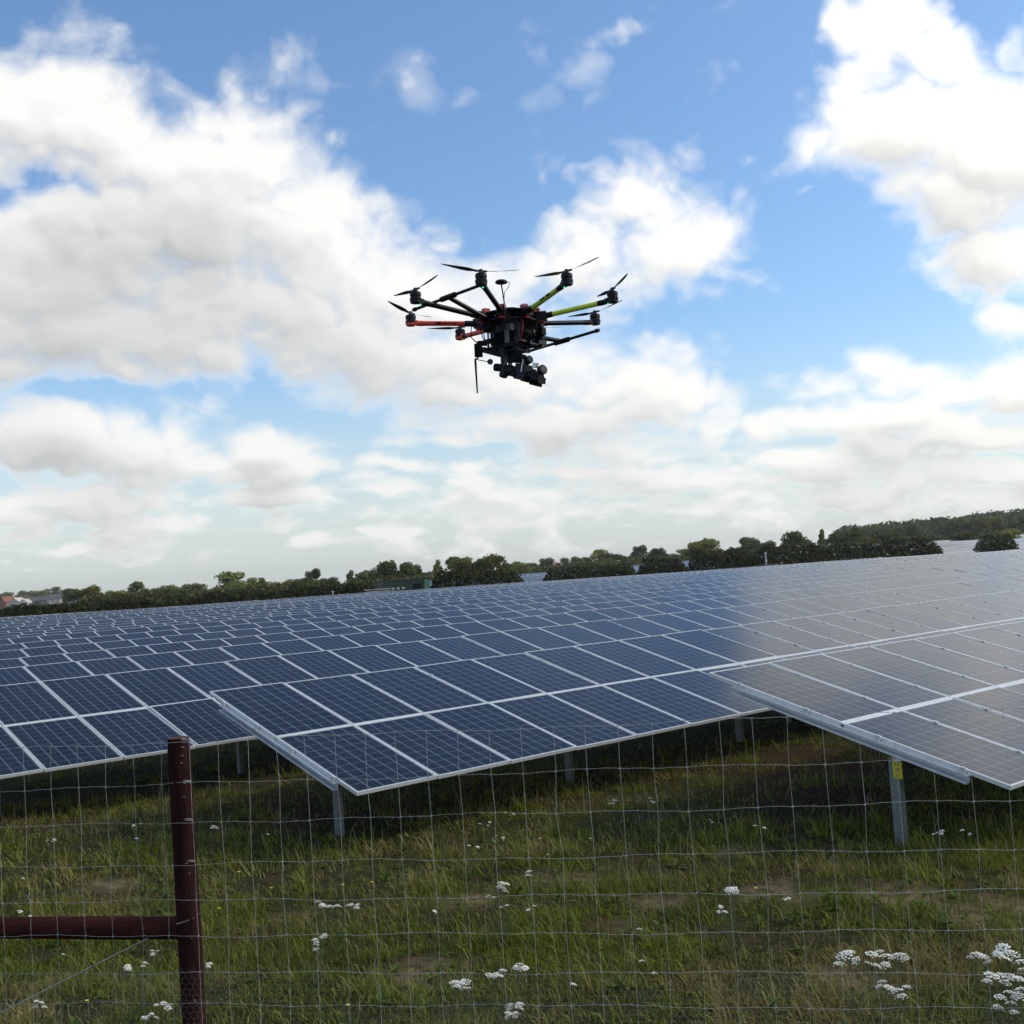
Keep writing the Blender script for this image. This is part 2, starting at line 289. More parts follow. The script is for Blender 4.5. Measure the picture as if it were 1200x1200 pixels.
def glass_mat():
    m = bpy.data.materials.new('solar_glass'); m.use_nodes = True; n = m.node_tree.nodes; l = m.node_tree.links
    b = n['Principled BSDF']
    def M(op, a, b_=0.0, clamp=False):
        q = n.new('ShaderNodeMath'); q.operation = op; q.use_clamp = clamp
        for i, s_ in ((0, a), (1, b_)):
            if hasattr(s_, 'is_output'): l.new(s_, q.inputs[i])
            else: q.inputs[i].default_value = s_
        return q.outputs[0]
    uv = n.new('ShaderNodeUVMap'); uv.uv_map = 'UVMap'; sp = n.new('ShaderNodeSeparateXYZ'); l.new(uv.outputs[0], sp.inputs[0])
    u, v = sp.outputs[0], sp.outputs[1]             # 0..6 and 0..10: one unit per cell
    def edge(c, w): return M('LESS_THAN', M('SUBTRACT', .5, M('ABSOLUTE', M('SUBTRACT', M('FRACT', c), .5))), w)
    gapu = edge(u, .016); gapv = edge(v, .011); bus = edge(M('ADD', M('MULTIPLY', u, 3.0), .5), .018)
    white = M('MAXIMUM', M('MULTIPLY', gapu, .90), M('MULTIPLY', gapv, .66)); 
    oi = n.new('ShaderNodeObjectInfo')
    ccell = n.new('ShaderNodeCombineXYZ'); l.new(M('FLOOR', u), ccell.inputs[0]); l.new(M('FLOOR', v), ccell.inputs[1]); l.new(M('MULTIPLY', oi.outputs['Random'], 97.0), ccell.inputs[2])
    wn = n.new('ShaderNodeTexWhiteNoise'); l.new(ccell.outputs[0], wn.inputs[0])
    geo = n.new('ShaderNodeNewGeometry')
    rnd2 = n.new('ShaderNodeTexWhiteNoise'); rnd2.noise_dimensions = '2D'
    at_ = n.new('ShaderNodeAttribute'); at_.attribute_name = 'panel_id'; cx = n.new('ShaderNodeCombineXYZ'); l.new(at_.outputs['Fac'], cx.inputs[0]); l.new(oi.outputs['Random'], cx.inputs[1]); l.new(cx.outputs[0], rnd2.inputs[0])
    pr = rnd2.outputs['Value']
    base = n.new('ShaderNodeMix'); base.data_type = 'RGBA'; l.new(pr, base.inputs[0]); base.inputs[6].default_value = (.0045, .0042, .0075, 1); base.inputs[7].default_value = (.0046, .0064, .0140, 1)
    vor = n.new('ShaderNodeTexVoronoi'); vor.inputs['Scale'].default_value = 9.0; l.new(uv.outputs[0], vor.inputs['Vector'])
    br = M('ADD', M('MULTIPLY', wn.outputs['Value'], .35), M('ADD', M('MULTIPLY', vor.outputs['Color'], .35), .65))
    sc = n.new('ShaderNodeVectorMath'); sc.operation = 'SCALE'; l.new(base.outputs[2], sc.inputs[0]); l.new(br, sc.inputs['Scale'])
    x1 = n.new('ShaderNodeMix'); x1.data_type = 'RGBA'; l.new(M('MULTIPLY', bus, .12), x1.inputs[0]); l.new(sc.outputs[0], x1.inputs[6]); x1.inputs[7].default_value = (.25, .26, .28, 1)
    x2 = n.new('ShaderNodeMix'); x2.data_type = 'RGBA'; l.new(white, x2.inputs[0]); l.new(x1.outputs[2], x2.inputs[6]); x2.inputs[7].default_value = (.33, .35, .38, 1)
    tcd = n.new('ShaderNodeTexCoord'); dn = n.new('ShaderNodeTexNoise'); dn.inputs['Scale'].default_value = 1.7; dn.inputs['Detail'].default_value = 7; dn.inputs['Roughness'].default_value = .7; dmp = n.new('ShaderNodeMapping'); dmp.inputs['Scale'].default_value = (2.2, .7, 1)
    doff = n.new('ShaderNodeVectorMath'); doff.operation = 'ADD'; l.new(tcd.outputs['Object'], doff.inputs[0]); l.new(ccell.outputs[0], dmp.inputs['Location']) if False else None
    rofs = n.new('ShaderNodeCombineXYZ'); l.new(M('MULTIPLY', pr, 31.0), rofs.inputs[0]); l.new(rofs.outputs[0], doff.inputs[1]); l.new(doff.outputs[0], dmp.inputs[0]); l.new(dmp.outputs[0], dn.inputs['Vector'])
    x3 = n.new('ShaderNodeMix'); x3.data_type = 'RGBA'; l.new(M('MULTIPLY', M('SUBTRACT', dn.outputs[0], .46, ), .12, True), x3.inputs[0]); l.new(x2.outputs[2], x3.inputs[6]); x3.inputs[7].default_value = (.20, .185, .16, 1)
    l.new(x3.outputs[2], b.inputs['Base Color'])
    b.inputs['IOR'].default_value = 1.28
    tc = n.new('ShaderNodeTexCoord'); dirt = n.new('ShaderNodeTexNoise'); dirt.inputs['Scale'].default_value = 3.0; dirt.inputs['Detail'].default_value = 6; l.new(tc.outputs['Object'], dirt.inputs['Vector'])
    r = M('ADD', M('MULTIPLY', dirt.outputs[0], .08), .12); l.new(r, b.inputs['Roughness'])
    return m
MT = {}
MT['glass'] = glass_mat()
MT['alu'] = mat('aluminium_frame', (.74, .745, .72), .42, .35, ((.63, .635, .615), 14, 4))
MT['galv'] = mat('galvanised_steel', (.25, .265, .265), .5, .45, ((.16, .17, .17), 30, 5))
MT['rail'] = mat('aluminium_rail', (.68, .70, .70), .38, .45, ((.58, .6, .61), 9, 3))
MT['steel_dark'] = mat('dark_purlin_steel', (.10, .105, .11), .55, .5, ((.06, .062, .065), 12, 3))  # purlin tone set darker than the galvanised posts
MT['back'] = mat('white_backsheet', (.45, .45, .45), .7)
MT['wire'] = mat('galvanised_wire', (.52, .53, .49), .5, .3, ((.32, .32, .29), 22, 3))
MT['post'] = mat('stained_post_wood', (.036, .0125, .011), .85, 0, ((.014, .0062, .006), 34, 8, (1, 1, .10)), 1.0, .05)
MT['post_top'] = mat('post_end_grain', (.12, .045, .03), .85, 0, ((.05, .02, .016), 40, 5), .5, .2)
MT['railwood'] = mat('stained_rail_wood', (.058, .017, .012), .85, 0, ((.024, .009, .007), 30, 8, (.10, 1, 1)), 1.0, .05)
MT['black'] = mat('black_plastic', (.0045, .0045, .005), .45, spec=.28)
MT['carbon'] = mat('carbon_tube', (.004, .0042, .005), .36, 0, ((.007, .0075, .009), 120, 2), spec=.32)
MT['matt'] = mat('matt_black', (.0035, .0035, .004), .75, spec=.15)
MT['dark'] = mat('dark_grey_alloy', (.028, .029, .03), .4, .6)
MT['redarm'] = mat('red_arm', (.85, .065, .025), .35)
MT['redpl'] = mat('red_clamp', (.42, .012, .022), .4)
MT['green'] = mat('lime_arm', (.60, .72, .035), .4)
MT['lens'] = mat('lens_glass', (.006, .006, .01), .06, 0, None, None, .8)
MT['silver'] = mat('silver_metal', (.5, .5, .48), .3, .8)
MT['batt'] = mat('grey_battery', (.22, .21, .18), .5)
MT['blade'] = mat('propeller_plastic', (.014, .014, .015), .35)
MT['wirered'] = mat('red_cable', (.35, .015, .012), .45)
MT['leaf'] = leafmat('foliage', .30)
MT['grass'] = leafmat('grass_blades', .30, .6, rnd=0)
MT['bark'] = mat('bark', (.06, .045, .032), .9, 0, ((.03, .024, .018), 6, 4), .5)
MT['petal'] = mat('white_petals', (.80, .77, .66), .7)
MT['yellowp'] = mat('yellow_petals', (.75, .52, .02), .6)
MT['stem'] = mat('flower_stem', (.055, .075, .025), .7, 0, ((.09, .08, .03), 20, 2))
MT['yellow'] = mat('yellow_sign', (.62, .52, .015), .5)
MT['whitesign'] = mat('white_sign', (.62, .64, .62), .5)
MT['ink'] = mat('sign_print', (.03, .03, .03), .6)
MT['cabin'] = mat('dark_green_cabin', (.012, .034, .018), .55, 0, ((.008, .024, .013), 1.5, 3))
MT['cabin2'] = mat('light_green_panel', (.05, .16, .075), .5)
MT['cream'] = mat('cream_render', (.62, .52, .42), .8, 0, ((.5, .42, .34), 1.2, 3))
MT['brickwall'] = mat('brick_wall', (.30, .12, .075), .85, 0, ((.22, .09, .06), 2, 4))
MT['rooftile'] = mat('roof_tiles', (.28, .095, .055), .85, 0, ((.2, .075, .045), 3, 4))
MT['roofgrey'] = mat('grey_slate_roof', (.10, .10, .105), .8, 0, ((.07, .07, .075), 2, 3))
MT['pane'] = mat('window_glass', (.02, .022, .026), .1)
MT['wpaint'] = mat('white_paint', (.75, .75, .73), .5)
def led(name, c, s):
    m = mat(name, c, .4); b = m.node_tree.nodes['Principled BSDF']; b.inputs['Emission Color'].default_value = (*c, 1); b.inputs['Emission Strength'].default_value = s; return m
MT['ledg'] = led('green_led', (.05, .9, .35), 1.0); MT['leda'] = led('amber_led', (.9, .45, .05), .8)

# ------------------------------------------------------------------ ground
def axis_vals(near, step, far, lo=0.0):
    a = list(np.arange(lo, near, step)); s = step
    while a[-1] < far: s *= 1.12; a.append(a[-1] + s)
    return np.array(a)
gx = axis_vals(12, .22, 3200); gx = np.concatenate([-gx[:0:-1], gx]); gy = axis_vals(26, .22, 3200); gy = np.concatenate([-axis_vals(3, .6, 900)[:0:-1], gy])
GX, GY = np.meshgrid(gx, gy)
near = np.exp(-((np.hypot(GX, GY) / 40) ** 2))
def micro(x, y): return (fbm(x * .9, y * .9, 21, 3) - .5) * .16 + (fbm(x * 3.1, y * 3.1, 25, 2) - .5) * .06
GZ = terr(GX, GY) + micro(GX, GY) * near
h, w = GX.shape; ii = np.arange(h * w).reshape(h, w)
q = np.stack([ii[:-1, :-1], ii[:-1, 1:], ii[1:, 1:], ii[1:, :-1]], -1).reshape(-1, 4)
def ground_mat():
    m = bpy.data.materials.new('meadow_soil'); m.use_nodes = True; n = m.node_tree.nodes; l = m.node_tree.links; b = n['Principled BSDF']; b.inputs['Roughness'].default_value = .95; b.inputs['Specular IOR Level'].default_value = .02
    g = n.new('ShaderNodeNewGeometry')
    def noise(sc, det, seed):
        mp = n.new('ShaderNodeMapping'); l.new(g.outputs['Position'], mp.inputs[0]); mp.inputs['Location'].default_value = (seed, seed * 2, 0)
        t = n.new('ShaderNodeTexNoise'); t.inputs['Scale'].default_value = sc; t.inputs['Detail'].default_value = det; t.inputs['Roughness'].default_value = .65; l.new(mp.outputs[0], t.inputs['Vector']); return t.outputs[0]
    def mixc(f, a, c, lo=.4, hi=.6):
        r = n.new('ShaderNodeMapRange'); l.new(f, r.inputs[0]); r.inputs['From Min'].default_value = lo; r.inputs['From Max'].default_value = hi
        x = n.new('ShaderNodeMix'); x.data_type = 'RGBA'; l.new(r.outputs[0], x.inputs[0])
        for k, s_ in ((6, a), (7, c)):
            if hasattr(s_, 'is_output'): l.new(s_, x.inputs[k])
            else: x.inputs[k].default_value = (*s_, 1)
        return x.outputs[2]
    c = mixc(noise(7, 8, 0), (.020, .024, .010), (.055, .042, .022))
    c = mixc(noise(1.1, 5, 7), c, (.034, .040, .014), .45, .62)
    c = mixc(noise(40, 4, 3), c, (.10, .085, .045), .60, .75)
    at_ = n.new('ShaderNodeAttribute'); at_.attribute_name = 'Col'; sp = n.new('ShaderNodeSeparateColor'); l.new(at_.outputs['Color'], sp.inputs[0])
    nz = noise(9, 6, 11)
    def blend(ch, col, c0):
        ad = n.new('ShaderNodeMath'); ad.operation = 'MULTIPLY'; l.new(sp.outputs[ch], ad.inputs[0]); r = n.new('ShaderNodeMapRange'); l.new(nz, r.inputs[0]); r.inputs['From Min'].default_value = .3; r.inputs['From Max'].default_value = .6; l.new(r.outputs[0], ad.inputs[1])
        x = n.new('ShaderNodeMix'); x.data_type = 'RGBA'; l.new(ad.outputs[0], x.inputs[0]); l.new(c0, x.inputs[6]); x.inputs[7].default_value = (*col, 1); return x.outputs[2]
    c = blend(0, (.19, .145, .085), c); c = blend(1, (.045, .020, .014), c)
    l.new(c, b.inputs['Base Color']); bp = n.new('ShaderNodeBump'); bp.inputs['Distance'].default_value = .03; bp.inputs['Strength'].default_value = .6; l.new(nz, bp.inputs['Height']); l.new(bp.outputs[0], b.inputs['Normal'])
    return m
SAND = [(gp(x, y), r) for x, y, r in ((1065, 1050, .30), (1130, 1072, .24), (1030, 1056, .2), (1190, 1062, .2), (640, 1030, .18), (690, 1025, .15), (500, 1146, .28), (560, 1052, .2), (540, 1055, .2), (900, 1048, .2), (940, 1060, .16), (770, 1052, .2), (130, 1040, .18), (330, 1075, .16), (1000, 1150, .2), (720, 1085, .16), (860, 1000, .16))]
SOIL = [(gp(x, y), r) for x, y, r in ((960, 895, 1.1), (1010, 935, .9), (400, 950, .7), (330, 940, .6), (900, 930, .6), (560, 930, .5), (690, 1083, .22))]
def patch(x, y, lst):
    s = np.zeros_like(np.asarray(x, float))
    for c, r in lst:
        d = np.hypot(x - c[0], (y - c[1]) * .75) / r; s = np.maximum(s, np.clip(1.5 - d, 0, 1))
    return s
gcol = np.stack([patch(GX, GY, SAND).ravel(), patch(GX, GY, SOIL).ravel(), np.zeros(h * w)], -1)
gr = mesh_np('ground', np.stack([GX, GY, GZ], -1).reshape(-1, 3), None, q, ground_mat(), gcol, smooth=True); tag(gr, kind='structure')

# ------------------------------------------------------------------ solar tables
PHI, TAU = 0.8654, 0.2672
RD = np.array([math.sin(PHI), math.cos(PHI), 0]); ND = np.array([-math.cos(PHI), math.sin(PHI), 0])
UP = ND * math.cos(TAU) + np.array([0, 0, math.sin(TAU)]); NR = np.cross(RD, UP)
PW, PL, PITCHW, GAPV = .994, 1.65, 1.012, .034
OR1 = np.array([-1.732, 11.577, 2.75 - 2.092]); RPITCH = 4.95
LIP, FH = .019, .038
def panel_meshes():
    g = MB(); c = MB()
    for x0, x1, y0, y1 in ((0, PW, 0, LIP), (0, PW, PL - LIP, PL), (0, LIP, LIP, PL - LIP), (PW - LIP, PW, LIP, PL - LIP)):
        g.box(((x0 + x1) / 2, (y0 + y1) / 2, -FH / 2), (x1 - x0, y1 - y0, FH), m=0)
    ins = LIP
    vs = [(ins, ins, -.003), (PW - ins, ins, -.003), (PW - ins, PL - ins, -.003), (ins, PL - ins, -.003)]
    c.add(vs, [(0, 1, 2, 3)]); vb = [(x, y, -.009) for x, y, z in vs]; c.add(vb, [(3, 2, 1, 0)], 1)
    def mk(b, name, mats):
        me = bpy.data.meshes.new(name); me.from_pydata(b.v, [], b.f); [me.materials.append(k) for k in mats]; me.polygons.foreach_set('material_index', b.m)
        return me
    def uv(me):
        ul = me.uv_layers.new(name='UVMap')
        for lp in me.loops:
            co = me.vertices[lp.vertex_index].co; ul.data[lp.index].uv = ((co.x - .03) / (PW - .06) * 6, (co.y - .03) / (PL - .06) * 10)
    fr = mk(g, 'frame', [MT['alu']]); gl = mk(c, 'panel', [MT['glass'], MT['back']]); uv(gl)
    b = MB(); b.add(c.v, c.f); b.m = list(c.m); b.add(g.v, g.f, 2); both = mk(b, 'panel', [MT['glass'], MT['back'], MT['alu']]); uv(both)
    return gl, fr, both
ME_GLASS, ME_FRAME, ME_BOTH = panel_meshes()
# hedge line: the field of tables ends in front of it
HA, HB = np.array([-52.0, 104.0]), np.array([72.0, 152.0])
def beyond(p): 
    t = HB - HA; return (t[0] * (p[1] - HA[1]) - t[1] * (p[0] - HA[0])) / np.hypot(*t)      # >0 past the hedge line
Rbase = Matrix(((RD[0], UP[0], NR[0]), (RD[1], UP[1], NR[1]), (RD[2], UP[2], NR[2]))).to_4x4()
def panel_matrix(o, jit=.0065):
    j = Matrix.Rotation(random.gauss(0, jit * .5), 4, 'X') @ Matrix.Rotation(random.gauss(0, jit * .6), 4, 'Y')
    return Matrix.Translation(o) @ Rbase @ j
ORD = ['', 'first', 'second', 'third', 'fourth', 'fifth', 'sixth', 'seventh', 'eighth', 'ninth', 'tenth', 'eleventh', 'twelfth', 'thirteenth', 'fourteenth', 'fifteenth', 'sixteenth', 'seventeenth', 'eighteenth', 'nineteenth', 'twentieth', 'twenty-first', 'twenty-second', 'twenty-third', 'twenty-fourth', 'twenty-fifth', 'twenty-sixth']
TOTAL = [0, 0]
def joined_panels(name, mats_list, ids, parent):
    bv = np.array([v.co for v in ME_BOTH.vertices]); bf = [tuple(p.vertices) for p in ME_BOTH.polygons]; bm = [p.material_index for p in ME_BOTH.polygons]
    n = len(mats_list); V = np.concatenate([bv @ np.array(m.to_3x3()).T + np.array(m.translation) for m in mats_list])
    nv = len(bv); bfa = np.array(bf); Q = (bfa[None] + (np.arange(n) * nv)[:, None, None]).reshape(-1, 4)
    o = mesh_np(name, V, None, Q, None, parent=parent); me = o.data
    for k in ME_BOTH.materials: me.materials.append(k)
    me.polygons.foreach_set('material_index', np.tile(bm, n))
    ul = me.uv_layers.new(name='UVMap'); buv = np.array([d.uv[:] for d in ME_BOTH.uv_layers[0].data]); ul.data.foreach_set('uv', np.tile(buv, (n, 1)).ravel().astype(np.float32))
    a = me.attributes.new('panel_id', 'FLOAT', 'POINT'); a.data.foreach_set('value', np.repeat(np.asarray(ids, np.float32), nv))
    o['kind'] = 'stuff'; return o
def wave_dz(p): return float(terr(p[0], p[1]))
def solar_row(n, i0, i1, off, label, dz=0.0, sub=False, posts=True, group='rows of solar panels across the field'):
    """row n of the array; panels from index i0 to i1 along the row"""
    o = OR1 + ND * RPITCH * (n - 1) + RD * off + np.array([0, 0, dz])
    base = o + RD * PITCHW * i0 + ND * 1.6; 
    root = empty('solar_table', (base[0], base[1], wave_dz(base)), label, 'solar panels', group)
    inv = Matrix.Translation(-Vector(root.location)); far_m = []; far_id = []
    for i in range(i0, i1):
        for j in (0, 1):
            p = o + RD * (PITCHW * i + (PITCHW - PW) / 2) + UP * (j * (PL + GAPV)); c = p + RD * .5 + UP * .8
            p = p + np.array([0, 0, wave_dz(c)])
            x, y, d = proj(p + RD * .5 + UP * .8)
            hh = PL * abs(math.sin(TAU + math.atan2(EYE[2] - p[2] - .5, d))) / d * FPX
            m = inv @ panel_matrix(Vector(p), .0065)
            if (FPX / d >= 11 and hh >= 6.5 and -140 < x < 1340):
                pn = link('panel', ME_GLASS if sub else ME_BOTH, root); pn.matrix_local = m; TOTAL[0] += 1
                if sub: link('frame', ME_FRAME, pn)
            else: far_m.append(m); far_id.append(random.random() * 50 + i)
    if far_m: joined_panels('panel', far_m, far_id, root); TOTAL[1] += len(far_m)
    # carrying steel: slope rails under the seams, two long purlins, driven posts
    lo = np.array(root.location)
    def P(i, v, dn): return o + RD * PITCHW * i + UP * v - NR * dn - lo
    near_row = n <= 3
    if near_row:
        cl = MB()
        for i in range(i0, i1 + 1):
            a, b = P(i, .36, .0), P(i, 2.98, .0)
            r = MB(); s_ = -1 if i == i0 else (1 if i == i1 else 0); cx_ = RD * (.022 * s_)
            A = (RD, UP, NR)
            if s_:     # open channel seen from the table's end: web, top lip, bottom lip
                mid = (a + b) / 2; ln_ = np.linalg.norm(b - a)
                r.box(mid + RD * .012 * -s_ - NR * (FH + .039), (.006, ln_, .078), A); r.box(mid + cx_ * .6 - NR * (FH + .003), (.05, ln_, .005), A); r.box(mid + cx_ * .6 - NR * (FH + .076), (.05, ln_, .006), A)
                r.box(mid + RD * s_ * .034 - NR * (FH + .013), (.004, ln_, .016), A); r.box(mid + RD * s_ * .034 - NR * (FH + .065), (.004, ln_, .018), A)
            else: r.box((a + b) / 2 - NR * (FH + .028), (.045, np.linalg.norm(b - a), .05), A)
            r.build('rail', MT['rail'], root)
            for v in (.42, 1.27, 2.07, 2.9):
                c = P(i, v, 0)
                if s_: cl.box(c + RD * s_ * .012 - NR * .012, (.024, .05, .055), A); cl.box(c + RD * s_ * -.002 + NR * .004, (.036, .04, .006), A)
                else: cl.box(c + NR * .003, (.036, .05, .008), A); cl.tube(c + NR * .006, c + NR * .014, .007, n=6)
        cl.build('clamp', MT['rail'], root)['kind'] = 'stuff'
    if near_row or posts:
        for v in (1.02, 2.35):
            r = MB(); a, b = P(i0 + .13, v, FH + .155), P(i1 - .13, v, FH + .155)
            r.box((a + b) / 2, (np.linalg.norm(b - a), .06, .09), (RD, UP, NR)); r.build('purlin', MT['steel_dark'], root)
        k = {0: .04, 1: .42}.get(n, .3)
        js = MB(); a, b = P(i0 + .01, PL + GAPV / 2, .012), P(i1 - .01, PL + GAPV / 2, .012); js.box((a + b) / 2, (np.linalg.norm(b - a), GAPV - .003, .012), (RD, UP, NR)); js.build('added_gap_strip', MT['alu'], root)  # strip added so the gap shows bright, as if steel below reflected
        i = i0 + k
        while i < i1:
            v = 1.12; top = P(i, v, FH + .11); g = top.copy(); wp = top + lo
            g[2] = terr(wp[0], wp[1]) - .25 - lo[2]
            r = MB(); hgt = top[2] - g[2]; c = (top + g) / 2
            A = (RD, ND, np.array([0, 0, 1.0]))
            r.box(c, (.006, .10, hgt), A); r.box(c + ND * .05 + RD * .03, (.06, .006, hgt), A); r.box(c - ND * .05 + RD * .03, (.06, .006, hgt), A)
            r.box(c + ND * .044 + RD * .058, (.006, .018, hgt), A); r.box(c - ND * .044 + RD * .058, (.006, .018, hgt), A)
            r.build('post', MT['galv'], root)
            i += 3.42
    return root
def span(n, off, lo_px=-150, hi_px=1330):
    o = OR1 + ND * RPITCH * (n - 1) + RD * off; i0 = None; i1 = None
    for i in range(-140, 330):
        p = o + RD * PITCHW * i + UP * 1.6
        x, y, d = proj(p)
        if d < 1 or beyond(p + ND * 3.5) > 0: continue
        if lo_px < x < hi_px:
            if i0 is None: i0 = i
            i1 = i
    return i0, i1
T0 = solar_row(0, 0, 12, 3.274 - .0, 'nearest solar table at right, its near post carrying a yellow sign', dz=.011, sub=True)
# (row 0 sits a little farther out than the common spacing)
d0_ = -ND * (5.0821 - RPITCH); T0.location = Vector(T0.location) + Vector(d0_)
T1 = solar_row(1, 0, 24, 0, 'solar table in the middle with its lower corner above a grey post', sub=True)
solar_row(2, -5, 40, -.4066, 'solar table behind the brown fence post, running out at left', dz=.02, sub=True)
for n in range(3, 30):
    off = [0, 0, 0, -.13, -.72, -.18, .35, -.6, .2][n] if n < 9 else random.uniform(-.5, .5)
    a, b = span(n, off)
    if a is None or b - a < 4: break
    solar_row(n, a, b + 1, off, 'long row of solar panels, %s row back from the table behind the brown fence post' % ORD[n - 2], dz=(0, 0, 0, .013, -.03, -.023, -.0155, .025)[n] if n < 8 else random.uniform(-.04, .04), sub=(n == 3), posts=(n < 7))
NROWS = n
print('rows', NROWS, 'panels', TOTAL)

# small safety signs on the near posts
def post_face(i, v, n=0):
    o = OR1 + ND * RPITCH * (n - 1) + RD * (3.274 if n == 0 else 0) + (np.array([0, 0, .011]) + d0_ if n == 0 else 0)
    return o + RD * PITCHW * i + UP * v
A = (ND, RD, np.array([0, 0, 1.0]))
def sign(name, mat_, p, w_, h_, label, marks):
    m = MB(); m.box((0, 0, 0), (w_, .003, h_), A); o = m.build(name, MT[mat_], None, loc=tuple(p)); tag(o, label, 'sign'); pr = MB()
    for x_, z_, mw, mh in marks: pr.box(np.array([0, 0, z_]) + ND * x_ - RD * .0022, (mw, .001, mh), A)
    if marks: pr.build('print', MT['ink'], o)
pf = post_face(.04, 1.12, 0) - RD * .0055; zt = at(1042, 881, float(pf[1]))[2]
sign('notice_plate', 'whitesign', (pf[0], pf[1], zt - .045), .085, .092, 'small white notice plate just above the yellow safety sign', [(0, .022, .06, .016), (.005, -.002, .052, .005), (-.004, -.016, .06, .005)])
sign('warning_sign', 'yellow', (pf[0], pf[1], zt - .172), .094, .155, 'yellow safety sign fixed on the grey post of the right-hand table', [(0, .058, .055, .006), (.004, .046, .042, .005), (-.012, .012, .014, .014), (.008, .016, .018, .010), (.0, .0, .034, .006), (.012, -.008, .012, .006), (0, -.03, .03, .004), (0, -.046, .05, .005), (.006, -.058, .04, .004)])
pf1 = post_face(.42, 1.12, 1) - RD * .0055; z1 = at(396, 921, float(pf1[1]))[2]
sign('marker_label', 'yellow', (pf1[0], pf1[1], z1), .06, .05, "small yellow label at the top of the middle table's grey post", [(0, .006, .03, .004), (0, -.008, .036, .004)])

# ------------------------------------------------------------------ stock fence
FP = np.array([-.321, 5.398, 2.75 - .721]); FA = 1.75873; FD = np.array([math.sin(FA), math.cos(FA), 0.0013]); FN = np.array([FD[1], -FD[0], 0]); 
if FN[1] < 0: FN = -FN                                                        # away from the camera
ROWS = [0, .204, .39, .59, .765, .933, 1.11, 1.258, 1.40, 1.53, 1.65, 1.76, 1.87, 1.96]
SX = .15; K0, K1 = -40, 52
fence = empty('wire_fence', (FP[0], FP[1], 0), 'tall wire stock fence with brown timber post crossing the foreground', 'fence')
fo = np.array([FP[0], FP[1], 0.0])
def fpt(s, dz): return FP - fo + FD * s - np.array([0, 0, dz])
def wob(s, r): return .0015 * math.sin(s * 41.9 + r) + .005 * math.sin(s * 3.1 + r * 2.3) + .004 * math.sin(s * 9.7 + r * 5.1)
for r, dz in enumerate(ROWS):
    mb = MB(); ss = np.arange(K0 * SX, K1 * SX + .01, .0375)
    mb.path([fpt(s, dz + wob(s, r)) for s in ss], (.0008 if r else .0010), 4, caps=False)
    mb.build('line_wire', MT['wire'], fence)
for k in range(K0, K1 + 1):
    s = k * SX; mb = MB(); pts = []; kn = MB()
    for r, dz in enumerate(ROWS):
        jx = random.gauss(0, .0035); p = fpt(s + jx, dz + wob(s, r)) - FN * .001
        pts.append(p)
        mb.path([p + FD * .005 + np.array([0, 0, .004]), p - FN * .002, p - FD * .005 - np.array([0, 0, .004])], .0021, 4)
    mb.path(pts, .00075, 4, caps=False); mb.build('stay_wire', MT['wire'], fence)
# hexagonal rabbit netting on the lower part
hw, hh = .034, .036; V = []; E = []
ztop = .945; rows_ = int(ztop / (hh * .5)); c0 = int((K1 - K0) * SX / hw)
# each cell: zigzag row to row
gridp = {}
def node(i, j):   # j: level, two levels per half cell
    if (i, j) not in gridp:
        s = K0 * SX + i * hw * .5; gridp[(i, j)] = len(V)
        lev = j // 2; z = ztop - (lev * .75 * hh) - (hh * .5 if j % 2 else 0)
        V.append(fpt(s + random.gauss(0, .0012), FP[2] - z + random.gauss(0, .001)) - FN * .0045)
    return gridp[(i, j)]
levels = int(ztop / (.75 * hh)) - 1
for lev in range(levels):
    for c in range(c0):
        i = 2 * c + (lev % 2)
        # top of a vertical twist at (i, lev), slanting to both lower neighbours
        a = (i, 2 * lev); b_ = (i, 2 * lev + 1)
        V_a = node(*a); V_b = node(*b_); E.append((V_a, V_b))
        E.append((V_b, node(i + 1, 2 * (lev + 1)))); 
        if i > 0: E.append((V_b, node(i - 1, 2 * (lev + 1))))
V = np.array(V); 
for idx, (k_) in enumerate(list(gridp.items())): pass
# shift twist bottoms so that the slants are short
Ea = np.array(E); Pa, Pb = V[Ea[:, 0]], V[Ea[:, 1]]; dv = Pb - Pa; dv /= np.linalg.norm(dv, axis=1)[:, None] + 1e-9
n1_ = np.tile(FN, (len(Ea), 1)); n2_ = np.cross(dv, n1_); rr = .00028
ring = [n1_ * math.cos(t) * rr + n2_ * math.sin(t) * rr for t in (0, 2.094, 4.189)]
VV = np.stack([Pa + r_ for r_ in ring] + [Pb + r_ for r_ in ring], 1).reshape(-1, 3); bi = np.arange(len(Ea)) * 6
QQ = np.concatenate([np.stack([bi + a, bi + (a + 1) % 3, bi + 3 + (a + 1) % 3, bi + 3 + a], 1) for a in range(3)])
net = mesh_np('netting', VV, None, QQ, MT['wire'], parent=fence); net['kind'] = 'stuff'
# round post, brace rail, brace wire, staples
pb = at(203, 880, 5.78); PR = .0545
pc = np.array([pb[0], 0, 0]); 
def fence_s_of_px(px, py):
    best = None
    for s in np.arange(-4, 4, .01):
        x, y, d = proj(FP + FD * s)
        if best is None or abs(x - px) < best[0]: best = (abs(x - px), s)
    return best[1]
s_post = fence_s_of_px(203, 862); pbase = FP - fo + FD * s_post + FN * (PR + .004); pbase[2] = 0
ptop_z = FP[2] + .012
mb = MB(); lev = np.linspace(-.4, ptop_z, 26)
pts = [pbase + np.array([.004 * math.sin(z_ * 2.2), .003 * math.cos(z_ * 1.7), z_]) for z_ in lev]
mb.path(pts, [PR * (1.07 - .05 * (z_ / 2) + .02 * math.sin(z_ * 7)) for z_ in lev[:-1]] + [PR * .93], 20)
mb.m[-1] = 1
po = mb.build('post', [MT['post'], MT['post_top']], fence, smooth=True)
st = MB()
